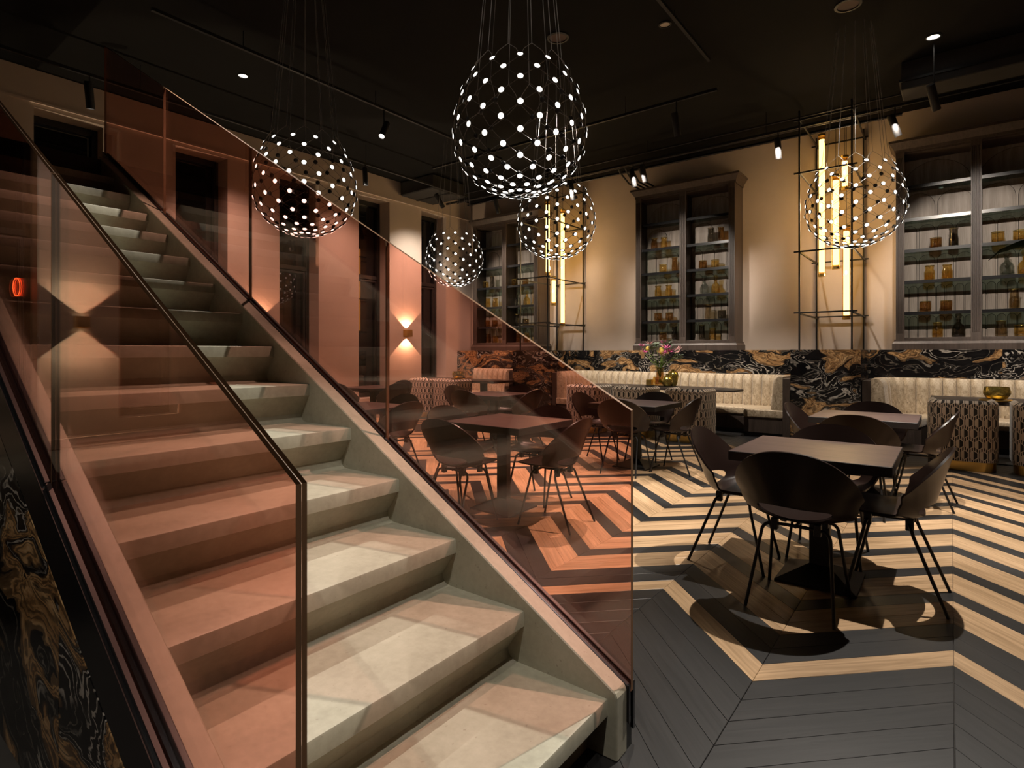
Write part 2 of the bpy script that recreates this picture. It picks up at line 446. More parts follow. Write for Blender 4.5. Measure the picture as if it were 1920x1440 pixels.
# window wall with openings
OP = [-3.115 + 1.745 * k + (.22 if k < 2 else 0) for k in range(8)]; OW, OZ0, OZ1 = .81, .35, 4.5
mb = MB()
ys = [YF] + [y for a in OP for y in (a, a + OW)] + [YB]
for i in range(0, len(ys), 2): mb.box(XL - .35, XL, ys[i], ys[i + 1], 0, 4.57)
for a in OP:
    mb.box(XL - .35, XL, a, a + OW, 0, OZ0); mb.box(XL - .35, XL, a, a + OW, OZ1, 4.57)
mb.box(XL - .35, XL - .02, YF, YB, 4.57, ZC)
wl = struct(mb.build('wall_left', M['wall']))
MB().box(XL - .1, XL + .03, YF, YB, 4.555, 4.585).build('ledge', M['wall'], wl)
struct(MB().box(XL, XL + .018, YF, 10.2, 0, .13).build('baseboard_left', M['white']))
for k, a in enumerate(OP):
    w = bpy.data.objects.new('window_%d' % (k + 1), None); COL.objects.link(w); struct(w); w.location = (XL - .35, a + OW / 2, OZ0)
    h = OZ1 - OZ0; hw = OW / 2; mb = MB()
    for (y0, y1, z0, z1) in ((-hw, -hw + .07, 0, h), (hw - .07, hw, 0, h), (-hw + .07, hw - .07, 0, .09), (-hw + .07, hw - .07, h - .09, h), (-hw + .07, hw - .07, 2.5, 2.58)):
        mb.box(-.06, .035, y0, y1, z0, z1)
    mb.build('window_frame', M['winframe'], w, bevel=.004)
    mb = MB()
    for (y0, y1, z0, z1) in ((-hw + .075, -hw + .115, .1, 2.49), (hw - .115, hw - .075, .1, 2.49), (-hw + .115, hw - .115, .1, .14), (-hw + .115, hw - .115, 2.45, 2.49)):
        mb.box(-.05, .015, y0, y1, z0, z1)
    mb.build('casement', M['winframe'], w, bevel=.003)
    MB().box(-.045, -.035, -hw + .05, hw - .05, .05, h - .05).build('pane', M['pane'], w)

# back wall: plaster above, marble slabs below, piers between the booths
YM, YP = 10.3, 9.3
PIERS = [(-6.97, -6.06), (-1.855, -.973), (3.2, 4.1)]
wb = struct(MB().box(XL - .4, XR, YB, YB + .2, 0, ZC).build('wall_back', M['wall']))
MB().box(XL, XR, YM + .03, YB, 0, 1.33).build('ledge', M['black'], wb)
xs = [XL, -8.1, -6.97, -6.06, -4.7, -3.3, -1.855, -.973, .55, 2.0, 3.2, 4.1, XR]
for i in range(len(xs) - 1):
    if (xs[i], xs[i + 1]) in PIERS: continue
    MB().box(xs[i] + .0015, xs[i + 1] - .0015, YM, YM + .03, 0, 1.335).build('marble_slab', M['marble' if i % 2 else 'marble2'], wb)
for k, (a, b) in enumerate(PIERS):
    MB().box(a + .02, b - .02, YP + .02, YM, 0, 1.315).build('pier_core', M['black'], wb)
    MB().box(a, b, YP, YP + .02, 0, 1.315).build('marble_slab', M['marble2' if k % 2 else 'marble'], wb)
    MB().box(b - .02, b, YP + .021, YM, 0, 1.315).build('marble_slab', M['marble'], wb)
    MB().box(a, a + .02, YP + .021, YM, 0, 1.315).build('marble_slab', M['marble2'], wb)
    MB().box(a, b, YP, YM + .03, 1.315, 1.335).build('marble_slab', M['marble2'], wb)
struct(MB().box(XR, XR + .2, YF, YB + .2, 0, ZC).build('wall_right', M['wall']))
struct(MB().box(XL - .4, XR + .2, YF - .2, YF, 0, ZC).build('wall_front', M['wall']))

# ------------------------------------------------------------------ staircase
X0, RUN, RI, NS = -.862, .328, .19, 15
YI0, YI1 = .592, 1.656
st = thing('staircase', 'pale concrete staircase with undercut risers rising to the dark landing', 'staircase', (X0, 1.1, 0))
def SP(x): return x - X0
YC = 1.1
prof = [(0, -.006), (-.002, -.0015), (-.007, 0), (-.40, 0), (-.46, -.04), (-.43, -.10), (-.13, -.25), (-.03, -.192), (-.03, -.19), (-.048, -.1875), (-.062, -.180), (-.071, -.166), (-.073, -.150), (-.012, -.062), (0, -.054)]
mb = MB().prism([(x, z) for x, z in prof], 'y', YI0 - YC, YI1 - YC)
step = mb.mesh('step', M['concrete'], smooth=28)
for i in range(NS):
    if i == 0:
        p0 = [(0, -.006), (-.002, -.0015), (-.007, 0), (-.40, 0), (-.40, -.19), (-.075, -.19), (-.073, -.150), (-.012, -.062), (0, -.054)]
        MB().prism(p0, 'y', YI0 - YC, YI1 - YC).build('step', M['concrete'], st, smooth=28, loc=(0, 0, RI))
    else: link('step', step, st, (-RUN * i, 0, RI * (i + 1)))
K = RI / RUN
def zt(x): return .213 + K * (-.829 - x)         # top line of the stringers
XT = -5.47
for (a, b) in ((.526, YI0), (YI1, 1.728)):
    poly = [(SP(-.829), 0), (SP(-.829), zt(-.829) - .012), (SP(-.836), zt(-.836)), (SP(XT), zt(XT)), (SP(XT), zt(XT) - .62), (SP(-1.9), 0)]
    MB().prism(poly, 'y', a - YC, b - YC).build('stringer', M['concrete'], st, bevel=.004)
# joint line on the stringer slabs is left to the channel; outer fascias
for (a, b) in ((.478, .492), (1.768, 1.782)):
    poly = [(SP(-.826), max(0, zt(-.826) - .16)), (SP(-.826), zt(-.826) - .01), (SP(XT), zt(XT) - .01), (SP(XT), zt(XT) - .19)]
    MB().prism(poly, 'y', a - YC, b - YC).build('fascia_strip', M['blackgloss'], st)
# marble cladding of the near side, in slabs
xe = [-.83, -1.9, -3.1, -4.3, -5.47]
for i in range(4):
    xa, xb = xe[i] - .0015, xe[i + 1] + .0015
    poly = [(SP(xa), 0), (SP(xa), max(.02, zt(xa) - .19)), (SP(xb), zt(xb) - .19), (SP(xb), 0)]
    MB().prism(poly, 'y', .482 - YC, .520 - YC).build('marble_slab', M['marble2' if i % 2 else 'marble'], st)
poly = [(SP(-.832), 0), (SP(-.832), zt(-.832) - .115), (SP(XT), zt(XT) - .115), (SP(XT), 0)]
MB().prism(poly, 'y', 1.73 - YC, 1.767 - YC).build('side_panel', M['black'], st)
# landing
MB().box(XL + .02, XT + .06, .5, 1.78, 2.62, 2.86).build('landing_slab', M['black'], bpy.data.objects.get('staircase'), loc=(-X0, -YC, 0))

def balustrade(name, label, y0, y1, xs_, side):
    b = thing(name, label, 'balustrade', (X0, (y0 + y1) / 2, 0))
    yc = (y0 + y1) / 2
    for i in range(len(xs_) - 1):
        xa, xb = xs_[i] - (.003 if i else 0), xs_[i + 1] + .003
        ring = [(SP(xa), zt(xa) - .02), (SP(xa), zt(xa) + .90), (SP(xb), zt(xb) + .90), (SP(xb), zt(xb) - .02)]
        if side == 0:
            mbp = MB().prism(ring, 'y', y0 - yc, y0 + .009 - yc, 1, 0).prism(ring, 'y', y1 - .009 - yc, y1 - yc, 1, 0)
            gp = mbp.build('glass_panel', [M['tint2'], M['edge2'], M['edge']], b)
            for pf in gp.data.polygons:
                if pf.normal.x > .95: pf.material_index = 2  # end faces take the lighter copy in place of light on them
            top = [(SP(xa), zt(xa) + .895), (SP(xa), zt(xa) + .8995), (SP(xb), zt(xb) + .8995), (SP(xb), zt(xb) + .895)]
            MB().prism(top, 'y', y0 + .0095 - yc, y1 - .0095 - yc).box(SP(xa) - .004, SP(xa) - .0005, y0 + .0095 - yc, y1 - .0095 - yc, zt(xa) - .02, zt(xa) + .895).build('interlayer', M['interlayer'], gp)
        else:
            MB().prism(ring, 'y', y0 - yc, y1 - yc, 1, 0).build('glass_panel', [M['tint'], M['edge']], b)
        # base channel section
        for (ya, yb) in ((y0 - .016, y0 - .001), (y1 + .001, y1 + .016)):
            MB().prism([(SP(xa), zt(xa) - .12), (SP(xa), zt(xa) + .004), (SP(xb), zt(xb) + .004), (SP(xb), zt(xb) - .12)], 'y', ya - yc, yb - yc).build('base_channel', M['channel'], b, bevel=.002)
    return b
balustrade('glass_balustrade', 'copper tinted glass balustrade on the near side of the stair', .503, .523, [-.797, -2.05, -3.27, -4.45, -5.6], 0)
balustrade('glass_balustrade', 'copper tinted glass balustrade between the stair and the dining tables', 1.742, 1.758, [-.822, -2.03, -3.245, -4.44, -5.62], 1)

# ------------------------------------------------------------------ display cabinets
SHZ = [3.75, 3.27, 2.81, 2.35, 1.89]
def arch_mesh(w, h):
    r = w / 2; pts = [(-r, 0)]
    pts += [(r * math.cos(PI - PI * k / 12), h - r + r * math.sin(PI - PI * k / 12)) for k in range(13)]
    pts += [(r, 0)]
    e = .007
    p2 = [(-r - e, 0)] + [((r + e) * math.cos(PI - PI * k / 12), h - r + (r + e) * math.sin(PI - PI * k / 12)) for k in range(13)] + [(r + e, 0)]  # wider dark plate behind the arch, painted in as its outline shadow
    return MB().prism(p2, 'y', -.003, 0, 1).prism(pts, 'y', -.012, -.0031, 0).mesh('arch_panel', [M['cabback2'], M['archshadow']])
am = {}
def flute(mb, x0, x1, yf, yb, z0, z1):
    n = 5; w = (x1 - x0); m_ = w * .1; gw = (w - 2 * m_) / n
    poly = [(x0, yb), (x0, yf), (x0 + m_, yf)]
    for k in range(n):
        a = x0 + m_ + gw * k
        poly += [(a + gw * .18, yf), (a + gw * .36, yf + .010), (a + gw * .64, yf + .010), (a + gw * .82, yf)]
    poly += [(x1 - m_, yf), (x1, yf), (x1, yb)]
    mb.prism(poly, 'z', z0, z1)
CABS = {}
def cabinet(x0, x1, label, key):
    xc = (x0 + x1) / 2; w = x1 - x0; yf, yb = 10.36, YB - .005
    c = thing('display_cabinet', label, 'cabinet', (xc, 0, 1.335))
    hw = w / 2; H = 4.25 - 1.335
    mb = MB()
    mb.box(-hw, -hw + .03, yf, yb, .15, H); mb.box(hw - .03, hw, yf, yb, .15, H)
    mb.box(-hw + .03, hw - .03, yb - .02, yb, .15, H); mb.box(-hw + .03, hw - .03, yf + .01, yb - .02, H - .03, H); mb.box(-hw + .03, hw - .03, yf + .01, yb - .02, .15, .18)
    mb.build('carcass', M['cab'], c, bevel=.002)
    MB().box(-hw + .03, hw - .03, yb - .035, yb - .021, .18, H - .03).build('back_panel', M['cabback'], c)
    # plinth and cornice mouldings
    for nm, pr in (('plinth', [(.045, 0), (.045, .09), (.02, .125), (.02, .15), (0, .15)]), ('cornice', [(0, H), (.015, H), (.02, H + .04), (.075, H + .13), (.085, H + .135), (.085, H + .17), (0, H + .17)])):
        mb = MB(); n = len(pr)
        for (o_, z_) in pr:
            mb.v += [(-hw - o_, yb, z_), (-hw - o_, yf - o_, z_), (hw + o_, yf - o_, z_), (hw + o_, yb, z_)]
        for i in range(n - 1):
            for j in range(3): mb.f.append((i * 4 + j, i * 4 + j + 1, i * 4 + 4 + j + 1, i * 4 + 4 + j)); mb.mi.append(0)
        mb.f.append((0, 3, 2, 1)); mb.mi.append(0); mb.f.append(tuple((n - 1) * 4 + j for j in range(4))); mb.mi.append(0)
        mb.f.append(tuple(i * 4 for i in range(n))); mb.f.append(tuple(i * 4 + 3 for i in range(n))); mb.mi += [0, 0]
        mb.build(nm, M['cab'], c)
    for (a, b) in ((-hw, -hw + .105), (-.058, .058), (hw - .105, hw)):
        mb = MB(); flute(mb, a, b, yf - .02, yf + .01, .24, H - .08); mb.box(a, b, yf - .02, yf + .01, .15, .24); mb.box(a, b, yf - .02, yf + .01, H - .08, H)
        mb.build('fluted_post', M['cab'], c)
    MB().box(-.012, .012, yf + .012, yb - .036, .18, H - .03).build('divider', M['cab'], c)
    bays = [(-hw + .03, -.012), (.012, hw - .03)]
    for (a, b) in bays:
        for z in SHZ:
            MB().box(a + .002, b - .002, yf + .04, yb - .05, z - 1.335 - .014, z - 1.335).build('shelf', M['smoke'], c)
            MB().box(a + .002, b - .002, yf + .025, yf + .04, z - 1.335 - .045, z - 1.335 + .002).build('shelf_edge', M['blackgloss'], c)
        zz = [SHZ[0] + .02] + [z for z in SHZ]
        lows = SHZ + [1.515]; highs = [4.22] + SHZ
        for lo, hi, n in zip(lows, highs, (1, 2, 4, 4, 8, 8)):
            bw = (b - a) / n; aw = bw - .035 if n < 8 else bw - .022; ah = hi - lo - .05
            kk = (round(aw, 3), round(ah, 3))
            if kk not in am: am[kk] = arch_mesh(aw, ah)
            for q in range(n): link('arch_panel', am[kk], c, (a + bw * (q + .5), yb - .0355, lo - 1.335 + .002))
    CABS[key] = (xc, yf, bays)
    return c
cabinet(-8.93, -7.07, 'dark wooden display cabinet with glassware beside the window wall', 'corner')
cabinet(-4.78, -2.94, 'dark wooden display cabinet above the flowers on the long booth table', 'middle')
cabinet(-.64, 1.20, 'dark wooden display cabinet above the booth table with the gold bowl', 'near')

# ------------------------------------------------------------------ glassware
def vessel_prof(kind):
    if kind == 'tumbler': return [(0, .004), (.062, .004), (.070, .02), (.072, .07), (.071, .15), (.069, .153), (.067, .15), (.067, .03), (0, .018)]
    if kind == 'tall': return [(0, .004), (.052, .004), (.058, .02), (.058, .12), (.050, .17), (.050, .25), (.056, .27), (.053, .27), (.047, .25), (.047, .17), (.053, .1), (.052, .025), (0, .018)]
    if kind == 'jar': return [(0, .004), (.058, .004), (.066, .02), (.066, .13), (.052, .16), (.052, .19), (.060, .215), (.057, .215), (.049, .19), (.049, .16), (.061, .12), (.06, .025), (0, .018)]
    if kind == 'carafe': return [(0, .004), (.072, .004), (.080, .02), (.080, .12), (.066, .165), (.030, .20), (.024, .23), (.032, .255), (.029, .255), (.021, .23), (.025, .20), (.06, .16), (.074, .115), (.073, .03), (0, .02)]
vm_cache = {}
def vessel(kind, matn, x, y, z, label):
    key = (kind, matn)
    if key not in vm_cache:
        vm_cache[key] = MB().lathe(vessel_prof(kind), 20).mesh(kind + '_glass', M[matn], smooth=50)
    NAMES = {'tumbler': 'glass_tumbler', 'tall': 'tall_glass_vase', 'jar': 'glass_jar', 'carafe': 'glass_carafe'}
    o = link(NAMES[kind], vm_cache[key], None, (x, y, z + .0005))
    tag(o, label, {'tumbler': 'tumbler', 'tall': 'vase', 'jar': 'jar', 'carafe': 'carafe'}[kind], 'glassware in the display cabinets')
    if kind == 'carafe':
        sk = ('stopper', matn)
        if sk not in vm_cache:
            vm_cache[sk] = MB().lathe([(0, .225), (.017, .23), (.017, .26), (.034, .275), (.042, .305), (.034, .335), (0, .348)], 16).mesh('stopper', M[matn], smooth=60)
        link('stopper', vm_cache[sk], o)
    if kind in ('tumbler', 'jar', 'tall'):
        rk = ('rim', kind)
        if rk not in vm_cache:
            r_, z_ = {'tumbler': (.070, .1535), 'jar': (.0585, .2155), 'tall': (.0545, .2705)}[kind]
            vm_cache[rk] = MB().tube([(r_ * math.cos(2 * PI * q / 20), r_ * math.sin(2 * PI * q / 20), z_) for q in range(20)], .0035, 6, closed=True).mesh('rim', M['gold'], smooth=60)
        link('rim', vm_cache[rk], o)
    return o
CN = {'amber': 'amber', 'ambdark': 'dark amber', 'grey': 'grey', 'clear': 'clear', 'dkglass': 'smoked'}
KN = {'tumbler': 'tumbler', 'tall': 'tall vase', 'jar': 'jar', 'carafe': 'stoppered carafe'}
ON = ['first', 'second', 'third', 'fourth', 'fifth', 'bottom']
# cabinet, bay(0 left 1 right), shelf index (5 = cabinet floor), [(px, kind, material)...]
WARE = [
    ('near', 0, 2, [(1755, 'tumbler', 'ambdark'), (1788, 'tall', 'dkglass')]), ('near', 0, 3, [(1743, 'jar', 'amber'), (1776, 'jar', 'amber')]),
    ('near', 0, 4, [(1735, 'tumbler', 'ambdark'), (1774, 'tumbler', 'ambdark')]), ('near', 0, 5, [(1758, 'jar', 'amber'), (1797, 'carafe', 'dkglass')]),
    ('near', 1, 2, [(1871, 'tumbler', 'amber'), (1912, 'tumbler', 'amber')]), ('near', 1, 3, [(1888, 'carafe', 'grey'), (1922, 'carafe', 'amber')]),
    ('near', 1, 4, [(1902, 'tall', 'clear')]), ('near', 1, 5, [(1877, 'jar', 'clear'), (1914, 'tumbler', 'amber')]),
    ('middle', 0, 1, [(1227, 'jar', 'ambdark'), (1245, 'jar', 'amber')]), ('middle', 0, 2, [(1243, 'tumbler', 'amber'), (1265, 'tall', 'ambdark')]),
    ('middle', 0, 3, [(1234, 'jar', 'amber'), (1254, 'jar', 'amber')]), ('middle', 0, 4, [(1234, 'tumbler', 'ambdark'), (1255, 'tumbler', 'ambdark')]),
    ('middle', 0, 5, [(1243, 'tumbler', 'ambdark'), (1265, 'tall', 'dkglass')]),
    ('middle', 1, 1, [(1333, 'tall', 'dkglass'), (1352, 'tall', 'ambdark')]), ('middle', 1, 2, [(1318, 'tumbler', 'ambdark'), (1341, 'tumbler', 'amber')]),
    ('middle', 1, 3, [(1321, 'carafe', 'grey'), (1342, 'carafe', 'amber')]), ('middle', 1, 4, [(1328, 'tall', 'clear'), (1354, 'tumbler', 'dkglass')]),
    ('middle', 1, 5, [(1316, 'tall', 'dkglass'), (1336, 'jar', 'amber')]),
    ('corner', 0, 2, [(911, 'tumbler', 'amber'), (923, 'tall', 'dkglass')]), ('corner', 0, 3, [(915, 'jar', 'amber'), (929, 'jar', 'amber')]),
    ('corner', 0, 4, [(914, 'tumbler', 'ambdark'), (928, 'tumbler', 'ambdark')]), ('corner', 0, 5, [(916, 'jar', 'ambdark'), (929, 'tumbler', 'amber')]),
    ('corner', 1, 2, [(965, 'tumbler', 'amber'), (985, 'tumbler', 'ambdark')]), ('corner', 1, 3, [(971, 'carafe', 'grey'), (988, 'carafe', 'amber')]),
    ('corner', 1, 4, [(970, 'tall', 'dkglass'), (986, 'tumbler', 'ambdark')]), ('corner', 1, 5, [(972, 'jar', 'ambdark'), (988, 'jar', 'amber')]),
]
CABN = {'near': 'cabinet above the gold bowl', 'middle': 'cabinet above the flowers', 'corner': 'cabinet beside the window wall'}
for key, bay, sh, items in WARE:
    xc, yf, bays = CABS[key]
    a, b = bays[bay]
    z = SHZ[sh] if sh < 5 else 1.515
    for q, (px, kind, mt) in enumerate(items):
        y = yf + .17 + (.03 if q else 0)
        x = ratio(px, y)
        x = max(xc + a + .1, min(xc + b - .1, x))
        lab = '%s glass %s, %s shelf, %s bay of %s' % (CN[mt], KN[kind], ON[sh], ('left', 'right')[bay], CABN[key])
        if len(items) > 1 and items[0][1:] == items[1][1:]:
            near_post = (q == 1) == (bay == 0)
            lab = '%s %s, %s shelf, %s bay of %s, %s' % (CN[mt], KN[kind], ON[sh], ('left', 'right')[bay], CABN[key], 'inner' if near_post else 'outer')
        vessel(kind, mt, x, y, z, lab)

# ------------------------------------------------------------------ booths
def chan_mesh(w, zb, ztp):
    mb = MB(); nu, nz = 8, 9
    rows = []
    for k in range(nz + 1):
        s_ = k / nz
        z = zb + (ztp - zb) * s_
        lean = .05 * (1 - s_)
        cap = 1.0 if s_ < .82 else math.sqrt(max(0, 1 - ((s_ - .82) / .2) ** 2))
        rows.append([(w * (-.5 + u / nu), -(.045 + lean + .055 * cap + .040 * max(0, math.sin(PI * u / nu)) ** .55 * (.4 + .6 * cap)), z) for u in range(nu + 1)])
    back = [(w * (-.5 + u / nu), 0.0) for u in range(nu + 1)]
    n1 = nu + 1
    for r_ in rows: mb.v += r_
    for k in range(nz):
        for u in range(nu): mb.f.append((k * n1 + u, k * n1 + u + 1, (k + 1) * n1 + u + 1, (k + 1) * n1 + u)); mb.mi.append(0)
    bt = len(mb.v)
    mb.v += [(x, y, ztp) for x, y in back]; bb = len(mb.v); mb.v += [(x, y, zb) for x, y in back]
    for u in range(nu):
        mb.f.append((nz * n1 + u, nz * n1 + u + 1, bt + u + 1, bt + u)); mb.f.append((bt + u, bt + u + 1, bb + u + 1, bb + u)); mb.f.append((bb + u, bb + u + 1, u + 1, u)); mb.mi += [0] * 3
    mb.f.append(tuple([k * n1 for k in range(nz + 1)] + [bt, bb])); mb.f.append(tuple([k * n1 + nu for k in range(nz + 1)] + [bt + nu, bb + nu])); mb.mi += [0, 0]
    return mb.mesh('back_channel', M['velvet'], smooth=45)
CHW = .150
chm = chan_mesh(CHW * .985, .40, .93)
def booth(x0, x1, label, left=True, right=True):
    xc = (x0 + x1) / 2
    b = thing('booth_sofa', label, 'sofa', (xc, 9.8, 0))
    yo = 9.8; yb = YM - .004 - yo; yf = YP + .03 - yo; a0, a1 = x0 - xc + .012, x1 - xc - .012
    th = .10; rc = .34
    # path of the back line, from right front to left front
    path = []
    if right: path += [(a1 - th, yf + .02), (a1 - th, yb - .07 - rc)]
    else: path += [(a1, yb - .07)]
    if right:
        for k in range(1, 9):
            t_ = (PI / 2) * k / 8
            path.append((a1 - th - rc + rc * math.cos(t_), yb - .07 - rc + rc * math.sin(t_)))
    if left:
        for k in range(0, 9):
            t_ = PI / 2 + (PI / 2) * k / 8
            path.append((a0 + th + rc + rc * math.cos(t_), yb - .07 - rc + rc * math.sin(t_)))
        path.append((a0 + th, yf + .02))
    else: path.append((a0, yb - .07))
    L = [0]
    for i in range(1, len(path)): L.append(L[-1] + math.dist(path[i], path[i - 1]))
    n = max(1, round(L[-1] / CHW)); stp = L[-1] / n
    for k in range(n):
        s_ = stp * (k + .5)
        i = max(j for j in range(len(L) - 1) if L[j] <= s_)
        f_ = (s_ - L[i]) / (L[i + 1] - L[i])
        x = path[i][0] + (path[i + 1][0] - path[i][0]) * f_; y = path[i][1] + (path[i + 1][1] - path[i][1]) * f_
        dx, dy = path[i + 1][0] - path[i][0], path[i + 1][1] - path[i][1]
        # front of a channel (-y) looks to the inside of the U
        link('back_channel', chm, b, (x, y, 0), math.atan2(-dy, -dx))
    d = .56
    outer = [(a0 + th * left + .01, yf + .06 if left else yb - .62)] if False else []
    poly = []
    if left: poly += [(a0 + th - .02, yf), (a0 + th + d, yf), (a0 + th + d + .05, yb - .66)]
    else: poly += [(a0, yb - .02), (a0, yb - .66)]
    if left: poly = [(a0 + th - .02, yb - .02)] + poly
    if right: poly += [(a1 - th - d - .05, yb - .66), (a1 - th - d, yf), (a1 - th + .02, yf), (a1 - th + .02, yb - .02)]
    else: poly += [(a1, yb - .66), (a1, yb - .02)]
    MB().prism(poly, 'z', .30, .425).build('seat_cushion', M['velvet'], b, smooth=35, bevel=.03, seg=3)
    def shrink(p, e): return [(x + (e if x < 0 else -e) * 0, y + (e if y < yb - .3 else 0)) for x, y in p]
    MB().prism(shrink(poly, .03), 'z', .07, .30).build('seat_base', M['cab'], b)
    MB().prism(shrink(poly, .07), 'z', 0, .07).build('kick_plate', M['black'], b)
    for s_, xx in ((left, a0), (right, a1)):
        if not s_: continue
        xa, xb_ = (xx, xx + th) if xx == a0 else (xx - th, xx)
        MB().box(xa, xb_, yf - .005, yb, 0, .905).build('end_panel', M['cab'], b, bevel=.003)
    MB().box(a0 + (th if left else 0), a1 - (th if right else 0), yb - .068, yb, 0, .925).build('back_frame', M['cab'], b)
    return b
booth(-8.75, -6.97, 'cream channelled velvet booth sofa in the window wall corner', False, True)
booth(-6.06, -1.855, 'long cream channelled velvet booth sofa behind the flower table')
booth(-.973, 3.2, 'cream channelled velvet booth sofa behind the table with the gold bowl')

# ------------------------------------------------------------------ square tables
def table_mesh():
    a = MB().box(-.4, .4, -.395, .395, .665, .72).mesh('tabletop', [M['tabledge'], M['table']], bevel=.003)
    for p in a.polygons:
        if p.normal.z > .9: p.material_index = 1
    return a
ttop = table_mesh()
tcol = MB().box(-.052, .052, -.03, .03, .045, .655).mesh('column', M['black'], bevel=.004)
mb = MB()
bs, tp = .20, .052
mb.add([(-bs, -bs, 0), (bs, -bs, 0), (bs, bs, 0), (-bs, bs, 0), (-bs, -bs, .012), (bs, -bs, .012), (bs, bs, .012), (-bs, bs, .012), (-tp, -.03, .085), (tp, -.03, .085), (tp, .03, .085), (-tp, .03, .085)],
       [(0, 3, 2, 1), (0, 1, 5, 4), (1, 2, 6, 5), (2, 3, 7, 6), (3, 0, 4, 7), (4, 5, 9, 8), (5, 6, 10, 9), (6, 7, 11, 10), (7, 4, 8, 11), (8, 9, 10, 11)])
tbase = mb.mesh('base_plate', M['black'])
tplate = MB().box(-.22, .22, -.22, .22, .653, .665).mesh('mounting_plate', M['black'])
TABLES = [
    ('nearest', (-.63, 3.885), 'square dark oak pedestal table nearest the camera', 'nearest square table', (.04, -.15)),
    ('bowl', (-.61, 6.19), 'square dark oak table between the nearest table and the gold bowl booth', 'square table before the gold bowl booth', (.02, -.06)),
    ('globe', (-2.96, 3.885), 'square dark oak table below the biggest globe pendant, seen through the glass', 'table below the biggest globe pendant', (.03, -.10)),
    ('flower', (-2.85, 6.17), 'square dark oak table standing before the three chairs of the flower table', 'square table before the flower table', (.03, -.06)),
    ('corner', (-5.02, 6.26), 'square dark oak table before the corner booth and marble pier', 'square table before the corner booth', (0, 0)),
    ('stair', (-5.0, 3.95), 'square dark oak table half hidden by the stair stringer', 'table half hidden by the stair', (0, 0)),
    ('sconce', (-7.55, 6.2), 'small far square table beside the window wall under the lit sconce', 'far table by the window wall', (0, 0)),
]
for key, (x, y), lab, nm, off in TABLES:
    t_ = thing('dining_table', lab, 'table', (x, y, 0), 0, 'square dining tables')
    link('tabletop', ttop, t_); link('mounting_plate', tplate, t_, (off[0], off[1], 0)); link('column', tcol, t_, (off[0], off[1], 0)); link('base_plate', tbase, t_, (off[0], off[1], 0))

# ------------------------------------------------------------------ shell chairs
def smooth01(x, a, b):
    x = max(0, min(1, (x - a) / (b - a))); return x * x * (3 - 2 * x)
PROF = [(.25, .450), (.20, .456), (.12, .452), (0, .438), (-.08, .434), (-.13, .444), (-.163, .475), (-.185, .53), (-.205, .60), (-.232, .70), (-.262, .81)]
def catmull(P, n=8):
    out = []
    for i in range(len(P) - 1):
        p0 = P[max(i - 1, 0)]; p1 = P[i]; p2 = P[i + 1]; p3 = P[min(i + 2, len(P) - 1)]
        for k in range(n):
            t_ = k / n
            out.append(tuple(.5 * (2 * b + (-a + c) * t_ + (2 * a - 5 * b + 4 * c - d) * t_ ** 2 + (-a + 3 * b - 3 * c + d) * t_ ** 3) for a, b, c, d in zip(p0, p1, p2, p3)))
    out.append(P[-1]); return out
CP = catmull(PROF); CL = [0]
for i in range(1, len(CP)): CL.append(CL[-1] + math.dist(CP[i], CP[i - 1]))
LT = CL[-1]
def centre(t_):
    t_ = max(0, min(LT, t_))
    i = max(j for j in range(len(CL) - 1) if CL[j] <= t_ + 1e-9)
    f_ = (t_ - CL[i]) / (CL[i + 1] - CL[i])
    return tuple(a + (b - a) * f_ for a, b in zip(CP[i], CP[i + 1]))
def hwid(t_):
    P = [(0, .205), (.12, .222), (.25, .232), (.36, .252), (.44, .274), (.53, .302), (.62, .310), (.80, .31)]
    for i in range(len(P) - 1):
        if t_ <= P[i + 1][0] or i == len(P) - 2:
            f_ = (t_ - P[i][0]) / (P[i + 1][0] - P[i][0]); f_ = f_ * f_ * (3 - 2 * f_) if 0 < f_ < 1 else f_
            w = P[i][1] + (P[i + 1][1] - P[i][1]) * f_; break
    if t_ < .11: w *= (max(0, 1 - ((.11 - t_) / .11) ** 3.2)) ** (1 / 3.2)
    c0 = LT - .31
    if t_ > c0: w *= (max(0, 1 - ((t_ - c0) / (LT - c0)) ** 2.25)) ** (1 / 2.25)
    return w
def shell_pt(s_, t_):
    y, z = centre(t_)
    kb = 1.55 * smooth01(t_, .24, .42) - .95 * smooth01(t_, .46, .80); ks = .26 + .40 * smooth01(t_, .12, .36)
    return (s_, y + kb * s_ * s_, z + ks * s_ * s_ * (1 - .95 * smooth01(t_, .42, .60)))
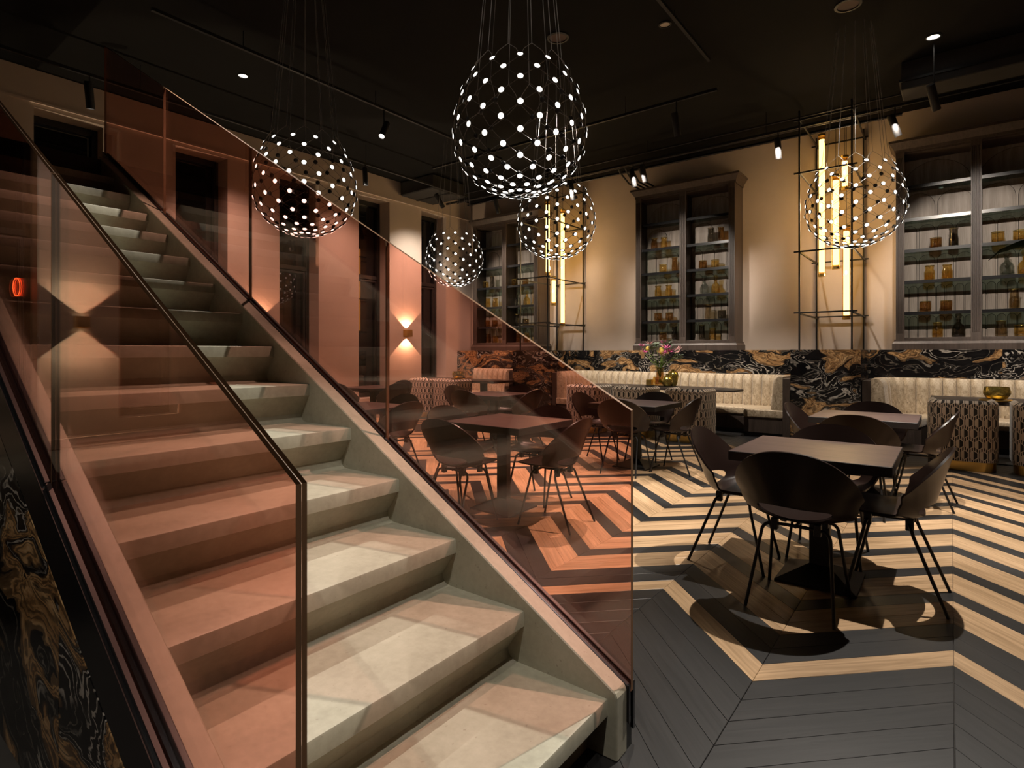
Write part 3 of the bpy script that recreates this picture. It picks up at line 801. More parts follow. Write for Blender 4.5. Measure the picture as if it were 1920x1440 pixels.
def shell_mesh():
    t0 = .437; hs, ht = .175, .045
    outl = []
    N = 400
    for k in range(N + 1):
        u_ = k / N; t_ = LT * (.5 - .5 * math.cos(PI * u_)); outl.append((hwid(t_), t_))
    full = outl + [(-a, b) for a, b in reversed(outl)]
    ang = sorted((math.atan2(t_ - t0, s_), s_, t_) for s_, t_ in full)
    NA, NR = 96, 12
    # angles equally spread over the ellipse parameter for an even mesh
    def outer(th):
        c_, s2 = math.cos(th), math.sin(th)
        lo, hi = 0, len(ang) - 1
        if th <= ang[0][0] or th >= ang[-1][0]: a_ = ang[-1]; b_ = ang[0]; return ((a_[1] + b_[1]) / 2, (a_[2] + b_[2]) / 2)
        while hi - lo > 1:
            m_ = (lo + hi) // 2
            if ang[m_][0] <= th: lo = m_
            else: hi = m_
        a_, b_ = ang[lo], ang[hi]; f_ = (th - a_[0]) / max(1e-9, b_[0] - a_[0])
        return (a_[1] + (b_[1] - a_[1]) * f_, a_[2] + (b_[2] - a_[2]) * f_)
    mb = MB()
    for i in range(NA):
        th = -PI + 2 * PI * (i + .5) / NA
        so, to = outer(th)
        si, ti = hs * math.cos(th), t0 + ht * math.sin(th)
        for j in range(NR + 1):
            f_ = j / NR
            mb.v.append(shell_pt(si + (so - si) * f_, ti + (to - ti) * f_))
    for i in range(NA):
        i2 = (i + 1) % NA
        for j in range(NR):
            mb.f.append((i * (NR + 1) + j, i * (NR + 1) + j + 1, i2 * (NR + 1) + j + 1, i2 * (NR + 1) + j)); mb.mi.append(0)
    me = mb.mesh('shell', M['shell'])
    bm = bmesh.new(); bm.from_mesh(me)
    bmesh.ops.solidify(bm, geom=bm.faces[:], thickness=.011)
    bmesh.ops.recalc_face_normals(bm, faces=bm.faces)
    bm.to_mesh(me); bm.free()
    me.shade_smooth(); me.set_sharp_from_angle(angle=R(60))
    return me
shm = shell_mesh()
def leg_mesh(sx, yf_, yt):
    pts = [(sx * .20, yf_, 0)]
    tx, ty = sx * .155, yt
    top = .405
    pts.append((sx * .16, ty + (yf_ - ty) * .12, top - .045))
    for k in range(1, 6):
        a = PI / 2 * k / 5
        pts.append((tx - sx * .04 * (1 - math.cos(a)) + sx * .005, ty + (yf_ - ty) * .12 * (1 - k / 5), top - .045 + .045 * math.sin(a)))
    pts.append((sx * .045, ty, top + .004))
    return MB().tube(pts, .0085, 8).mesh('leg', M['black'], smooth=50)
legm = [leg_mesh(sx, yf_, yt) for sx in (-1, 1) for yf_, yt in ((.205, .11), (-.235, -.075))]
frm = MB().tube([(0, .125, .409), (0, -.09, .409)], .009, 8).tube([(-.05, .11, .409), (.05, .11, .409)], .009, 8).tube([(-.05, -.075, .409), (.05, -.075, .409)], .009, 8).mesh('under_frame', M['black'], smooth=50)
brm = MB().box(-.016, .016, -.018, .018, -.026, .034).mesh('bracket', M['black'], bevel=.003)
def make_chair(x, y, rz, label):
    c = thing('shell_chair', label, 'chair', (x, y, 0), rz, 'dark shell dining chairs')
    link('shell', shm, c)
    for l in legm: link('leg', l, c)
    link('under_frame', frm, c)
    for bx_, by in ((-.10, .11), (.10, .11), (-.10, -.075), (.10, -.075)): link('bracket', brm, c, (bx_, by, .403))
    return c
SIDE = {'front': 'stair side', 'back': 'booth side', 'left': 'window side', 'right': 'side away from windows'}
RZ = {'front': 0, 'back': PI, 'left': -PI / 2, 'right': PI / 2}
CH = {
    'nearest': dict(front=(-.62, 3.32), left=(-1.055, 3.75), right=(-.24, 3.75), back=(-.62, 4.19)),
    'bowl': dict(front=(-.60, 5.48), left=(-1.0, 6.12), right=(-.20, 6.1), back=(-.60, 6.51)),
    'globe': dict(front=(-2.96, 3.28), left=(-3.42, 3.8), right=(-2.37, 3.70), back=(-2.86, 4.19)),
    'flower': dict(front=(-2.75, 5.72), left=(-3.33, 6.1), right=(-2.36, 6.1), back=(-2.85, 6.50)),
    'corner': dict(front=(-5.0, 5.80), left=(-5.55, 6.25), right=(-4.5, 6.2), back=(-5.0, 6.66)),
    'stair': dict(front=(-5.0, 3.45), left=(-5.5, 3.95), right=(-4.45, 3.92), back=(-5.0, 4.38)),
    'sconce': dict(front=(-7.5, 5.72), right=(-7.1, 6.15), back=(-7.5, 6.62)),
}
nmap = {k: n for k, _, _, n, _ in TABLES}
jit = random.Random(3)
for k, d in CH.items():
    for s_, (x, y) in d.items():
        make_chair(x, y, RZ[s_] + jit.uniform(-.06, .06), 'dark brown shell chair, %s, %s' % (nmap[k], SIDE[s_]))

# ------------------------------------------------------------------ upholstered tub chairs
def rrect(hw, hd, r, n=6):
    pts = []
    for cx_, cy_, a0 in ((hw - r, hd - r, 0), (-hw + r, hd - r, PI / 2), (-hw + r, -hd + r, PI), (hw - r, -hd + r, 1.5 * PI)):
        for k in range(n + 1):
            a = a0 + PI / 2 * k / n; pts.append((cx_ + r * math.cos(a), cy_ + r * math.sin(a)))
    return pts
def band_mesh(name, poly_out, z0, z1, mat, th=None, open_from=None, top_r=.02):
    # closed wall of thickness th along poly (open U when open_from given), uv = (arc length, height)
    mb = MB(); mb.uv = []
    n = len(poly_out); L = [0]
    for i in range(1, n): L.append(L[-1] + math.dist(poly_out[i], poly_out[i - 1]))
    cx_ = sum(p[0] for p in poly_out) / n; cy_ = sum(p[1] for p in poly_out) / n
    def inn(i):
        a = poly_out[max(i - 1, 0)]; b = poly_out[min(i + 1, n - 1)]
        dx, dy = b[0] - a[0], b[1] - a[1]; l = math.hypot(dx, dy) or 1
        return (poly_out[i][0] - dy / l * th, poly_out[i][1] + dx / l * th)
    prof_ = [(0, z0), (0, z0 + (z1 - z0) * .5), (0, z1 - top_r), (.3, z1 - top_r * .3), (.5, z1), (.7, z1 - top_r * .3), (1, z1 - top_r), (1, z0)]
    m_ = len(prof_)
    for i in range(n):
        o_, q = poly_out[i], inn(i)
        for k, (f_, z) in enumerate(prof_):
            mb.v.append((o_[0] + (q[0] - o_[0]) * f_, o_[1] + (q[1] - o_[1]) * f_, z)); mb.uv.append((L[i], z + f_ * .05))
    for i in range(n - 1):
        for k in range(m_ - 1): mb.f.append((i * m_ + k, (i + 1) * m_ + k, (i + 1) * m_ + k + 1, i * m_ + k + 1))
        mb.f.append((i * m_ + m_ - 1, (i + 1) * m_ + m_ - 1, (i + 1) * m_, i * m_))
    mb.f.append(tuple(range(m_))); mb.f.append(tuple((n - 1) * m_ + k for k in range(m_ - 1, -1, -1)))
    mb.mi = [0] * len(mb.f)
    return mb.mesh(name, mat, smooth=50)
# U shaped shell, back at -y
hw, hd, rr = .31, .27, .16
U = [(hw, hd)] + [(hw, hd - .1 * k) for k in range(1, 3)]
for k in range(9):
    a = -PI / 2 * k / 8; U.append((hw - rr + rr * math.cos(a), -hd + rr + rr * math.sin(a)))
for k in range(1, 6): U.append((hw - rr - (2 * (hw - rr)) * k / 6, -hd))
for k in range(9):
    a = -PI / 2 - PI / 2 * k / 8; U.append((-hw + rr + rr * math.cos(a), -hd + rr + rr * math.sin(a)))
U += [(-hw, -hd + rr + .1 * k) for k in range(1, 3)] + [(-hw, hd)]
U = U[::-1]
tub_shell = band_mesh('upholstered_back', U, .105, .765, M['hexfab'], .085, True, .03)
mb = MB(); mb.uv = []
sp_ = rrect(hw - .088, hd - .05, .10)
sp_ = [(x, y + .045) for x, y in sp_]
mb.prism(sp_, 'z', .105, .44); mb.uv = [(p[0] * 1.0 + p[1] * .8, p[2] + p[1]) for p in mb.v]
tub_seat = mb.mesh('seat_cushion', M['hexfab'])
tub_base = MB().prism(rrect(hw - .02, hd - .02, .14), 'z', 0, .10).mesh('brass_base', M['brass'], smooth=40)
def tub(x, y, rz, label, group):
    c = thing('tub_chair', label, 'armchair', (x, y, 0), rz, group)
    link('upholstered_back', tub_shell, c); link('seat_cushion', tub_seat, c); link('brass_base', tub_base, c)
G2 = 'patterned tub chairs at the booth tables'
tub(-3.03, 8.365, 0, 'hexagon patterned tub chair at the flower table, farthest from the windows', G2)
tub(-3.89, 8.365, 0, 'hexagon patterned tub chair at the middle of the flower table', G2)
tub(-4.72, 8.365, 0, 'hexagon patterned tub chair at the flower table, nearest the windows', G2)
tub(.10, 8.35, 0, 'hexagon patterned tub chair beside the table with the gold bowl, seen whole', G2)
tub(.83, 8.35, 0, 'hexagon patterned tub chair cut off by the picture edge', G2)
tub(-8.46, 8.32, 0, 'hexagon patterned tub chair at the corner booth, nearest the windows', G2)
tub(-7.76, 8.32, 0, 'hexagon patterned tub chair at the corner booth, nearest the marble pier', G2)

# ------------------------------------------------------------------ booth tables
def oval(hx, hy, n=40, e=2.6):
    pts = []
    for k in range(n):
        a = 2 * PI * k / n; c_, s_ = math.cos(a), math.sin(a)
        pts.append((hx * math.copysign(abs(c_) ** (2 / e), c_), hy * math.copysign(abs(s_) ** (2 / e), s_)))
    return pts
ft = thing('oval_table', 'long dark oval table with flowers before the booth', 'table', (-3.74, 9.05, 0))
mb = MB().prism(oval(1.28, .40), 'z', .705, .735); o = mb.build('tabletop', M['tabledark'], ft, bevel=.004)
for s_ in (-1, 1):
    for q in (-1, 1):
        MB().tube([(s_ * .55 + q * .28, 0, .705), (s_ * .55, 0, .02)], .018, 8).build('leg', M['black'], ft, smooth=50)
    MB().lathe([(0, 0), (.24, 0), (.24, .012), (.03, .02), (0, .02)], 28, (s_ * .55, 0, 0)).build('foot_plate', M['black'], ft, smooth=40)
bt = thing('booth_table', 'dark rectangular table carrying the gold bowl before the booth', 'table', (.92, 9.02, 0))
MB().box(-1.12, 1.12, -.37, .37, .69, .735).build('tabletop', M['tabledark'], bt, bevel=.003)
for s_ in (-1, 1):
    MB().box(s_ * .55 - .05, s_ * .55 + .05, -.06, .06, .012, .69).build('column', M['black'], bt, bevel=.003)
    MB().box(s_ * .55 - .2, s_ * .55 + .2, -.25, .25, 0, .012).build('base_plate', M['black'], bt)
ct = thing('booth_table', 'dark table with a brass bowl before the window corner booth', 'table', (-7.95, 8.90, 0))
MB().box(-1.05, 1.05, -.30, .37, .69, .735).build('tabletop', M['tabledark'], ct, bevel=.003)
for s_ in (-1, 1):
    MB().box(s_ * .55 - .05, s_ * .55 + .05, -.06, .06, .012, .69).build('column', M['black'], ct, bevel=.003)
    MB().box(s_ * .55 - .2, s_ * .55 + .2, -.25, .25, 0, .012).build('base_plate', M['black'], ct)
bowlp = [(0, .006), (.055, .0), (.095, .025), (.124, .075), (.126, .105), (.110, .155), (.106, .155), (.120, .105), (.117, .077), (.09, .032), (.05, .012), (0, .012)]
TRY = [(0, 0), (.16, 0), (.165, .012), (.16, .014), (.155, .006), (0, .006)]
for (x, y, lab, lab2) in ((.42, 8.78, 'round gold glass bowl on the booth table beside the patterned chair', 'thin brass tray under the gold bowl'), (ratio(862, 8.9), 8.85, 'round brass bowl on the corner booth table', 'thin brass tray under the corner booth bowl')):
    tag(MB().lathe(TRY, 28).build('tray', M['brass'], None, smooth=40, loc=(x, y, .7355)), lab2, 'tray')
    tag(MB().lathe(bowlp, 28).build('bowl', M['gold'], None, smooth=50, loc=(x, y, .743)), lab, 'bowl')

# flower group on the oval table
fx, fy, fz = -3.76, 9.06, .7355
MBT = MB().prism(oval(.26, .16, 28), 'z', 0, .012)
tag(MBT.build('tray', M['black'], None, loc=(fx + .02, fy, fz)), 'dark oval tray under the vases on the flower table', 'tray')
zt_ = fz + .0125
vz = MB().lathe([(0, .005), (.07, .005), (.078, .02), (.078, .12), (.058, .15), (.055, .28), (.062, .30), (.058, .30), (.05, .28), (.053, .15), (.07, .115), (.07, .03), (0, .02)], 20).build('flower_vase', M['ambdark'], None, smooth=50, loc=(fx, fy, zt_))
tag(vz, 'tall brown glass vase holding the bouquet', 'vase')
tag(MB().lathe([(0, 0), (.05, 0), (.085, .05), (.09, .10), (.06, .15), (.022, .175), (.02, .2), (0, .2)], 20).build('gold_vase', M['gold'], None, smooth=50, loc=(fx + .15, fy - .07, zt_)), 'small round gold vase at the foot of the bouquet', 'vase')
tag(MB().lathe([(0, 0), (.05, 0), (.07, .05), (.09, .16), (.075, .22), (.025, .25), (.022, .27), (0, .27)], 20).build('gold_vase', M['gold'], None, smooth=50, loc=(fx + .185, fy + .09, zt_)), 'taller pear shaped gold vase behind the small gold vase', 'vase')
tag(MB().box(-.045, .045, -.045, .045, 0, .10).build('candle_holder', M['brass'], None, bevel=.006, loc=(fx - .17, fy - .02, zt_)), 'square brass candle holder on the flower tray', 'candle holder')
tag(MB().lathe([(0, 0), (.03, 0), (.05, .03), (.055, .08), (.04, .14), (.036, .14), (.048, .08), (0, .01)], 16).build('glass_votive', M['amber'], None, smooth=50, loc=(fx - .105, fy + .07, zt_)), 'amber glass votive behind the candle holder', 'votive')
bq = thing('bouquet', 'bouquet of pink and yellow flowers with sage leaves in the brown vase', 'flowers', (fx, fy, zt_ + .05))
fr = random.Random(11)
def bloom(kind):
    mb = MB()
    if kind == 'spider':
        for k in range(14):
            a = 2 * PI * k / 14; e = fr.uniform(.1, .9)
            d = Vector((math.cos(a) * math.cos(e), math.sin(a) * math.cos(e), math.sin(e))); s_ = Vector((-math.sin(a), math.cos(a), 0))
            p1, p2 = d * .028, d * .058 + Vector((0, 0, .006))
            mb.add([(0, 0, 0), p1 + s_ * .006, p2, p1 - s_ * .006, p1 + Vector((0, 0, .004))], [(0, 1, 4), (1, 2, 4), (2, 3, 4), (3, 0, 4), (0, 3, 2, 1)])
    elif kind == 'globe':
        mb.lathe([(0, -.03), (.018, -.02), (.027, 0), (.022, .024), (.008, .036), (0, .037)], 10)
    else:
        for k in range(7):
            a = 2 * PI * k / 7; d = Vector((math.cos(a), math.sin(a), .35)); s_ = Vector((-math.sin(a), math.cos(a), 0))
            mb.add([(0, 0, 0), d * .025 + s_ * .016, d * .05, d * .025 - s_ * .016, d * .025 + Vector((0, 0, .006))], [(0, 1, 4), (1, 2, 4), (2, 3, 4), (3, 0, 4), (0, 3, 2, 1)])
    return mb
fm = {'pink': bloom('spider').mesh('flower_head', M['petalpink']), 'pale': bloom('spider').mesh('flower_head', M['petalpale']), 'yel': bloom('globe').mesh('flower_head', M['petalyel'], smooth=60), 'sage': bloom('leafy').mesh('leaf_cluster', M['sage'])}
for k, kd in enumerate(['pink', 'pink', 'pink', 'pale', 'yel', 'sage', 'sage', 'pale', 'yel', 'pink', 'sage', 'yel', 'pale', 'sage', 'pink', 'pale', 'sage', 'pink', 'yel', 'pale', 'sage', 'pink']):
    a = fr.uniform(0, 2 * PI); rr_ = fr.uniform(.06, .36) if k > 2 else .34; hh = fr.uniform(.50, .76) - rr_ * .35
    tip = Vector((rr_ * math.cos(a) * 1.1, rr_ * math.sin(a) * .7, hh))
    mid = Vector((tip.x * .25, tip.y * .25, .27))
    pts = [Vector((tip.x * -.1, tip.y * -.1, 0)), mid, (mid + tip) / 2 + Vector((tip.x * .08, tip.y * .08, .02)), tip]
    MB().tube(pts, .0032, 5).build('stem', M['stem'], bq, smooth=60)
    for q in range(1 if kd != 'sage' else 3):
        link('flower_head' if kd != 'sage' else 'leaf_cluster', fm[kd], bq, tip + Vector((0, 0, -.03 * q)), rot=(fr.uniform(-.5, .5), fr.uniform(-.5, .5), fr.uniform(0, 6))).scale = (1.35,) * 3
for k in range(12):
    a = fr.uniform(0, 2 * PI); r0 = .05; d = Vector((math.cos(a), math.sin(a) * .8, 0)); s_ = Vector((-math.sin(a), math.cos(a), 0)) * .012
    b0 = Vector((0, 0, .26)) + d * .03; b1 = b0 + d * .07 + Vector((0, 0, .07)); b2 = b0 + d * .15 + Vector((0, 0, .09))
    MB().add([b0, b1 + s_, b2, b1 - s_, b1 + Vector((0, 0, .006))], [(0, 1, 4), (1, 2, 4), (2, 3, 4), (3, 0, 4), (0, 3, 2, 1)]).build('leaf', M['stem'], bq)

# ------------------------------------------------------------------ mesh globe pendants
RG = .5; NC, NRW = 12, 13
# rows set by arc length along a superellipse profile
seg = []
for k in range(601):
    z = .84 - (.84 + .885) * k / 600
    b_ = 1.30 if z > 0 else .885
    seg.append((RG * math.sqrt(max(0, 1 - (z / b_) ** 2)), RG * z))
al = [0]
for i in range(1, len(seg)): al.append(al[-1] + math.dist(seg[i], seg[i - 1]))
tot = al[-1] * .90
rows = []
for k in range(NRW):
    target = tot * (k / (NRW - 1)) ** .90
    i = min(range(len(al)), key=lambda j: abs(al[j] - target)); rows.append(seg[i] + (i,))
nodes = {}
for k, (r_, z_, i) in enumerate(rows):
    a_, b_ = seg[max(i - 2, 0)], seg[min(i + 2, len(seg) - 1)]
    tr, tz = b_[0] - a_[0], b_[1] - a_[1]; l = math.hypot(tr, tz); nr, nz = -tz / l, tr / l
    for c_ in range(NC):
        a = 2 * PI * (c_ + (.5 if k % 2 else 0)) / NC
        nodes[k, c_] = (Vector((r_ * math.cos(a), r_ * math.sin(a), z_)), Vector((nr * math.cos(a), nr * math.sin(a), nz)))
wm = MB()
for k in range(NRW - 1):
    for c_ in range(NC):
        for dc in ((0, -1) if k % 2 == 0 else (0, 1)):
            a = nodes[k, c_][0]; b = nodes[k + 1, (c_ + dc) % NC][0]
            m_ = (a + b) / 2; rad = (Vector((a.x, a.y, 0)).length + Vector((b.x, b.y, 0)).length) / 2; q = Vector((m_.x, m_.y, 0)).normalized() * rad
            wm.tube([a, (q.x, q.y, m_.z), b], .0022, 4)
wire_me = wm.mesh('wire_net', M['wire'])
dm_ = MB().lathe([(0, -.008), (.017, -.008), (.023, -.003), (.023, .004)], 14).lathe([(.023, .004), (.019, .0055)], 14).lathe([(.0205, .0056), (.010, .0075), (0, .0078)], 14, m=1)
disc_me = dm_.mesh('light_disc', [M['black'], M['disc']], smooth=50)
def pendant(x, y, z, label, rz=0):
    p = thing('globe_pendant', label, 'pendant lamp', (x, y, z), rz, 'mesh globe pendants')
    link('wire_net', wire_me, p)
    for (k, c_), (q, n_) in nodes.items():
        link('light_disc', disc_me, p, q + n_ * .004, rot=n_.to_track_quat('Z', 'Y').to_euler())
    hcord = ZC - z
    for c_ in range(NC):
        a = 2 * PI * (c_ + .5) / NC; d0 = nodes[0, c_][0]; d1 = nodes[0, (c_ + 1) % NC][0]
        rk = rows[0][0] * .84; kn = Vector((rk * math.cos(a), rk * math.sin(a), rows[0][1] + .12))
        top = Vector((rk * .55 * math.cos(a), rk * .55 * math.sin(a), hcord))
        MB().tube([top, kn + Vector((0, 0, .02)), kn], .0024, 5).tube([d0, kn * .35 + d0 * .65 + Vector((0, 0, .02)), kn], .002, 5).tube([d1, kn * .35 + d1 * .65 + Vector((0, 0, .02)), kn], .002, 5).build('cord', M['cord'], p)
def from_px(px, py, d):
    u = (px - 935) / 1075; v = (660.2 - py) / 1075
    q = (F_ + R_ * u) * d; return (q.x, q.y, 1.3 + v * d)
PD = [(974, 256, 4.34, 'biggest globe pendant of wire net and white light discs, above the glass'),
      (572, 359, 5.75, 'globe pendant of light discs crossing the sloping glass edge near the windows'),
      (852, 490, 10.1, 'smallest globe pendant of light discs before the corner cabinet'),
      (1043, 421, 7.45, 'globe pendant of light discs before the tube lamp near the corner cabinet'),
      (1602, 390, 6.55, 'globe pendant of light discs before the cabinet above the gold bowl')]
for k, (px, py, d, lab) in enumerate(PD):
    x, y, z = from_px(px, py, d)
    pendant(x, y, z, lab, rz=.12 + k * .07)

# ------------------------------------------------------------------ tube lamps on the piers
def frame_lamp(x0, x1, tubes, label):
    y0, y1 = 9.4, 10.78; xc = (x0 + x1) / 2
    p = thing('tube_lamp', label, 'lamp', (xc, 10.1, 1.335))
    hx = (x1 - x0) / 2; ya, yb = y0 - 10.1, y1 - 10.1
    H = 4.86 - 1.335; r_ = .011
    for x in (-hx, hx):
        for y in (ya, yb): MB().box(x - r_, x + r_, y - r_, y + r_, 0, H).build('post', M['black'], p)
    for z in (1.88, 2.78, 3.94, 4.72):
        zz = z - 1.335
        for y in (ya, yb): MB().box(-hx - .07, hx + .07, y - r_ - .018, y - r_, zz - r_, zz + r_).build('cross_rod', M['black'], p)
        for x in (-hx, hx): MB().box(x + r_, x + r_ + .018, ya - .07, yb + .04, zz - r_ - .02, zz + r_ - .02).build('cross_rod', M['black'], p)
    for (px, yy, za, zb) in tubes:
        X = ratio(px, yy) - xc; Y = yy - 10.1
        X = max(-hx + .07, min(hx - .07, X))
        gl_ = MB()
        n = 24; vs = []
        for z in (za, zb):
            for j in range(n):
                a = 2 * PI * j / n; rr_ = .052 if j % 2 else .049
                vs.append((rr_ * math.cos(a), rr_ * math.sin(a), z))
        gl_.add(vs, [(j, (j + 1) % n, n + (j + 1) % n, n + j) for j in range(n)])
        t_ = gl_.build('glass_tube', M['tubeglass'], p, smooth=80, loc=(X, Y, -1.335))
        MB().lathe([(0, za + .07), (.040, za + .07), (.040, zb - .09), (0, zb - .09)], 12).build('filament', M['core'], t_, smooth=60)
        for z in (za, zb - .035):
            MB().lathe([(0, z), (.054, z), (.054, z + .035), (0, z + .035)], 20).build('end_cap', M['brass'], t_, smooth=40)
        MB().tube([(0, 0, zb), (0, 0, 4.80 if zb < 4.75 else zb + .05)], .004, 5).build('hanger', M['black'], t_)
        l = bpy.data.lights.new('tube_glow', 'POINT'); l.energy = 5 * (zb - za); l.color = (1, .72, .42); l.shadow_soft_size = .05
        lo = bpy.data.objects.new('tube_glow', l); COL.objects.link(lo); lo.location = (X + xc, Y + 10.1 - .08, (za + zb) / 2)
    return p
frame_lamp(-1.755, -1.09, [(1541, 10.15, 2.48, 4.70), (1567, 9.95, 2.55, 3.98), (1584, 10.25, 3.80, 4.33), (1587, 10.25, 1.80, 3.25)], 'black frame lamp with amber glass tubes between the two big cabinets')
frame_lamp(-6.85, -6.19, [(1027, 10.0, 2.9, 4.45), (1055, 10.3, 1.85, 4.30), (1038, 9.9, 2.25, 2.85)], 'black frame lamp with amber glass tubes behind the globe pendant near the corner')

# ------------------------------------------------------------------ wall sconces
for k, y in enumerate((8.63, 5.14, 1.65, -1.62)):
    lab = ['lit brass up and down wall sconce between the two farthest windows', 'lit wall sconce hidden behind the stair glass', 'lit wall sconce beneath the landing', 'lit wall sconce mirrored in the near stair glass'][k]
    s_ = thing('wall_sconce', lab, 'sconce', (XL, y, 1.71), 0, 'brass wall sconces')
    mb = MB().box(0, .012, -.08, .08, -.075, .075); mb.box(.12, .132, -.08, .08, -.075, .075); mb.box(.012, .12, -.08, -.07, -.075, .075); mb.box(.012, .12, .07, .08, -.075, .075); mb.box(.012, .12, -.07, .07, -.006, .006)
    mb.build('housing', M['brass'], s_, bevel=.002)
    MB().box(.03, .085, -.03, .03, .012, .02).box(.03, .085, -.03, .03, -.02, -.012).build('lens', M['sconcelamp'], s_)
    for sgn in (1, -1):
        spot((XL + .055, y, 1.71 + sgn * .078), (XL + .03, y, 1.71 + sgn * 2), 52, 98, .08, (1, .76, .48), .004, name='sconce_beam')

# ------------------------------------------------------------------ ceiling tracks, spots, pipes, ducts
def track(label, a, b, hang=True):
    a, b = Vector(a), Vector(b); m_ = (a + b) / 2
    t_ = thing('light_track', label, 'track', m_, 0)
    d = b - a; w = .018
    if abs(d.x) > abs(d.y): MB().box(-d.x / 2, d.x / 2, -w, w, -w, w).build('rail', M['black'], t_)
    else: MB().box(-w, w, -d.y / 2, d.y / 2, -w, w).build('rail', M['black'], t_)
    n = max(2, int(d.length / 1.8))
    for k in range(n):
        q = a + d * ((k + .5) / n) - m_
        MB().tube([(q.x, q.y, w), (q.x, q.y, ZC - m_.z)], .005, 6).build('hanger', M['black'], t_)
    return t_
track('black light track along the marble back wall', (-9.0, 9.5, 4.66), (2.6, 9.5, 4.66))
track('black light track along the window wall', (-8.2, -1.6, 4.66), (-8.2, 9.3, 4.66))
track('black light track over the tables, between windows and globe pendants', (-6.4, 2.4, 4.80), (-6.4, 8.2, 4.80))
track('black light track crossing the room before the back wall', (-7.6, 7.66, 4.74), (-2.4, 7.66, 4.74))
track('short black light track above the flower side tables', (-2.35, 2.6, 4.92), (-2.35, 7.2, 4.92))
spm = MB().lathe([(0, .13), (.030, .13), (.034, .12), (.034, -.10), (.030, -.10), (.029, -.085), (0, -.085)], 16).mesh('housing', M['black'], smooth=40)
spl = MB().lathe([(0, -.088), (.0285, -.088)], 16).mesh('lens', M['face'])
def fixture(px, py, where, aim, label, sc=1.35):
    u = (px - 935) / 1075; q = F_ + R_ * u
    ax, val, rail = where
    d = val / (q.x if ax == 'X' else q.y)
    x, y, z = from_px(px, py, d)
    s_ = thing('spot_lamp', label, 'spotlight', (x, y, z), 0, 'black track spots')
    qq = (Vector(aim) - Vector((x, y, z))).to_track_quat('-Z', 'Y').to_euler()
    h = link('housing', spm, s_, (0, 0, 0), rot=qq); h.scale = (sc,) * 3
    link('lens', spl, h)
    MB().tube([(0, 0, .02), (0, .0, rail - z + .004)], .009, 6).build('stem', M['black'], s_)
TW, TB, TM, TX = ('X', -8.2, 4.642), ('Y', 9.5, 4.642), ('X', -6.4, 4.782), ('Y', 7.66, 4.722)
fixture(168, 182, TW, (-8.9, 2.9, 1), 'black track spot above the top of the stair')
fixture(720, 245, TM, (-5.6, 3.6, 1.5), 'tilted black track spot with bright lens near the window wall pendant')
fixture(685, 333, TW, (-8.3, 6.9, 0), 'black track spot pointing straight down before the window wall')
fixture(825, 378, TW, (-7.9, 9.9, 2.4), 'black track spot below the duct in the corner')
fixture(932, 388, TB, (-7.3, 10.5, 1.4), 'black track spot above the corner cabinet')
fixture(1073, 362, TB, (-5.5, 10.0, 1.2), 'black track spot just behind the biggest pendant')
fixture(1187, 336, TB, (-4.0, 10.0, 1.2), 'black track spot at the corner of the middle cabinet cornice')
fixture(1207, 327, TB, (-3.9, 10.3, 1.2), 'black track spot beside the pipe elbows')
fixture(1268, 236, TX, (-2.9, 9.3, .5), 'black track spot hanging before the pipes over the middle cabinet')
fixture(1459, 281, TB, (-1.95, 10.1, 1.2), 'black track spot beside the tube lamp by the big cabinets')
fixture(1678, 238, TB, (.3, 10.4, 1.4), 'tilted black track spot at the cornice of the cabinet above the gold bowl')
fixture(1751, 186, ('Y', 8.6, ZC), (.5, 10.4, 1.4), 'black spot hanging on a long stem under the ceiling downlight')
# ceiling discs
def disc_thing(px, py, mat, r_, label, cat, name, z=ZC):
    d = (z - 1.3) * 1075 / (660.2 - py); x, y, _ = from_px(px, py, d)
    t_ = thing(name, label, cat, (x, y, z))
    MB().lathe([(r_, 0), (r_, -.012), (r_ * .8, -.016), (r_ * .78, -.004)], 20).build('ring', M['black'], t_, smooth=40)
    MB().lathe([(r_ * .78, -.005), (0, -.005)], 20).build('cover', mat, t_)
disc_thing(456, 141, M['face'], .07, 'lit round ceiling downlight over the stair side', 'downlight', 'ceiling_downlight')
disc_thing(1750, 68, M['face'], .08, 'lit round ceiling downlight above the long stemmed spot', 'downlight', 'ceiling_downlight')
disc_thing(1247, 45, M['white'], .07, 'small pale round detector on the black ceiling', 'detector', 'smoke_detector')
disc_thing(1590, 9, M['speaker'], .13, 'round dusty rose ceiling speaker at the picture top', 'speaker', 'ceiling_speaker')
disc_thing(1046, 70, M['speaker'], .13, 'round dim ceiling speaker beside the biggest pendant cords', 'speaker', 'ceiling_speaker')
# pipes along the back wall
for k, (y, z, r_) in enumerate(((9.75, 4.72, .014), (9.86, 4.78, .014), (9.98, 4.80, .02), (10.12, 4.74, .02), (10.25, 4.80, .014), (9.66, 4.86, .012))):
    tag(MB().tube([(-8.9, y, z), (-.55 if k < 5 else 2.5, y, z)], r_, 8).build('ceiling_pipe', M['channel'], None, smooth=50), 'thin dark pipe along the back wall ceiling, %s' % ('third from the room side', 'fourth from the room side', 'fifth, thicker one', 'sixth, low thicker one', 'nearest the wall', 'nearest the room, longest')[k], 'pipe', 'pipes under the ceiling along the back wall')
for k in range(4):
    x = -4.85 + .10 * k
    tag(MB().tube([(x, 9.75 + .08 * k, 4.72), (x, 9.8 + .08 * k, 4.66), (x + .02, 10.15, 4.52), (x + .05, 10.5, 4.50), (x + .05, 10.82, 4.50)], .016, 8).build('pipe_elbow', M['black'], None, smooth=50), 'black bent pipe into the wall above the middle cabinet, %s from the windows' % ('first', 'second', 'third', 'fourth')[k], 'pipe', 'bent pipes above the middle cabinet')
MBd = thing('ventilation_duct', 'black box duct in the ceiling corner over the windows', 'duct', (-8.9, 8.95, 4.69))
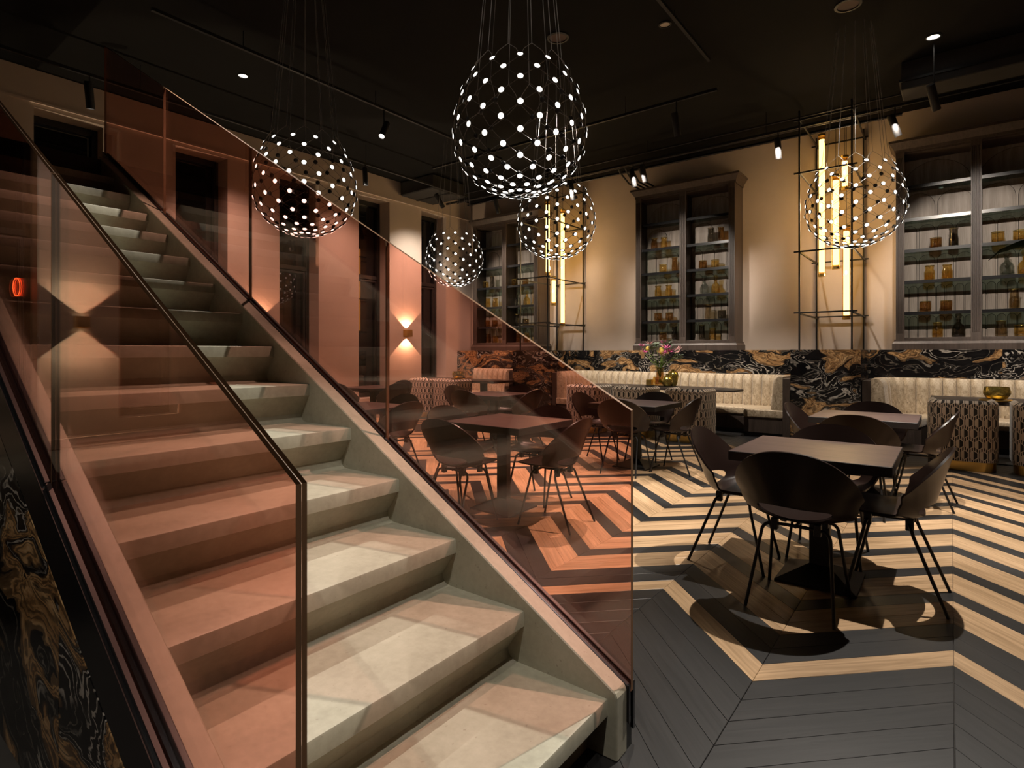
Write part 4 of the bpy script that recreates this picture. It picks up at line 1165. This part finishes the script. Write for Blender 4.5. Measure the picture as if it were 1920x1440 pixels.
MB().box(-.48, .5, -.5, .5, 0, .305).build('duct_body', M['duct'], MBd, bevel=.02)
MB().box(-.48, .5, -.03, .03, -.012, 0).build('flange', M['black'], MBd)
MBd = thing('ventilation_duct', 'black rectangular bulkhead duct under the ceiling by the long stemmed spot', 'duct', (1.3, 9.15, 4.64))
MB().box(-1.8, 1.8, -.22, .2, 0, .36).build('duct_body', M['duct'], MBd, bevel=.01)
MB().box(-1.82, 1.82, -.24, .22, .1, .13).build('flange', M['black'], MBd)
MBd = thing('round_duct', 'big round black duct end under the ceiling at the picture corner', 'duct', (.9, 6.6, ZC - .001))
MB().lathe([(0, -.12), (.36, -.12), (.40, -.10), (.40, 0)], 32).build('duct_body', M['black'], MBd, smooth=40)

# red neon ring in a window behind the camera, mirrored in the glass
nr = tag(MB().tube([(XL - .30, -1.0 + .036 * math.cos(2 * PI * k / 24), 2.16 + .12 * math.sin(2 * PI * k / 24)) for k in range(24)], .006, 6, closed=True).build('neon_ring', M['neon'], None, smooth=60), 'slim red neon ring hanging in a dark window, mirrored in the stair glass', 'neon sign')
MB().tube([(XL - .30, -1.0, 2.28), (XL - .30, -1.0, 4.495)], .002, 5).build('cord', M['black'], nr)

# potted plant whose leaf reaches into the frame
pl = thing('potted_plant', 'green plant leaf reaching in before the near cabinet', 'plant', (2.25, 2.9, 0))
MB().lathe([(0, 0), (.14, 0), (.19, .38), (.175, .38), (.165, .33), (0, .33)], 24).build('pot', M['black'], pl, smooth=40)
MB().tube([(0, 0, .3), (.02, -.02, .9), (0, 0, 1.45)], .014, 8).build('stem', M['stem'], pl, smooth=60)
def leaf(p0, p1, p2, w, tilt=0.0):
    mb = MB(); n = 12
    p0, p1, p2 = Vector(p0), Vector(p1), Vector(p2)
    for k in range(n + 1):
        t_ = k / n; c_ = p0 * (1 - t_) ** 2 + p1 * 2 * t_ * (1 - t_) + p2 * t_ * t_
        dr = ((p1 - p0) * (1 - t_) + (p2 - p1) * t_).normalized(); s_ = dr.cross(Vector((0, 0, 1))).normalized(); s_ = (s_ * math.cos(tilt) + dr.cross(s_) * math.sin(tilt)).normalized()
        ww = w * math.sin(PI * min(1, .06 + t_ * .94)) ** .75
        mb.v += [tuple(c_ + s_ * ww + Vector((0, 0, .25 * ww))), tuple(c_), tuple(c_ - s_ * ww + Vector((0, 0, .25 * ww))), tuple(c_ - Vector((0, 0, .003)))]
    for k in range(n):
        a = k * 4; b = a + 4
        for q in range(4): mb.f.append((a + q, b + q, b + (q + 1) % 4, a + (q + 1) % 4)); mb.mi.append(0)
    return mb
tip = Vector(from_px(1853, 488, 2.3)) - Vector((2.25, 2.9, 0)); md = Vector(from_px(1915, 440, 2.6)) - Vector((2.25, 2.9, 0))
leaf((0, 0, 1.42), tuple(md + Vector((.0, 0, .10))), tuple(tip), .030, .9).build('leaf', M['leaf'], pl, smooth=60)
for k in range(6):
    a = k * 1.05 + .2
    leaf((0, 0, 1.4 - .05 * k), (.2 * math.cos(a), .2 * math.sin(a), 1.75 - .1 * k), (.45 * abs(math.cos(a)), .45 * math.sin(a), 1.6 - .14 * k), .04).build('leaf', M['leaf'], pl, smooth=60)
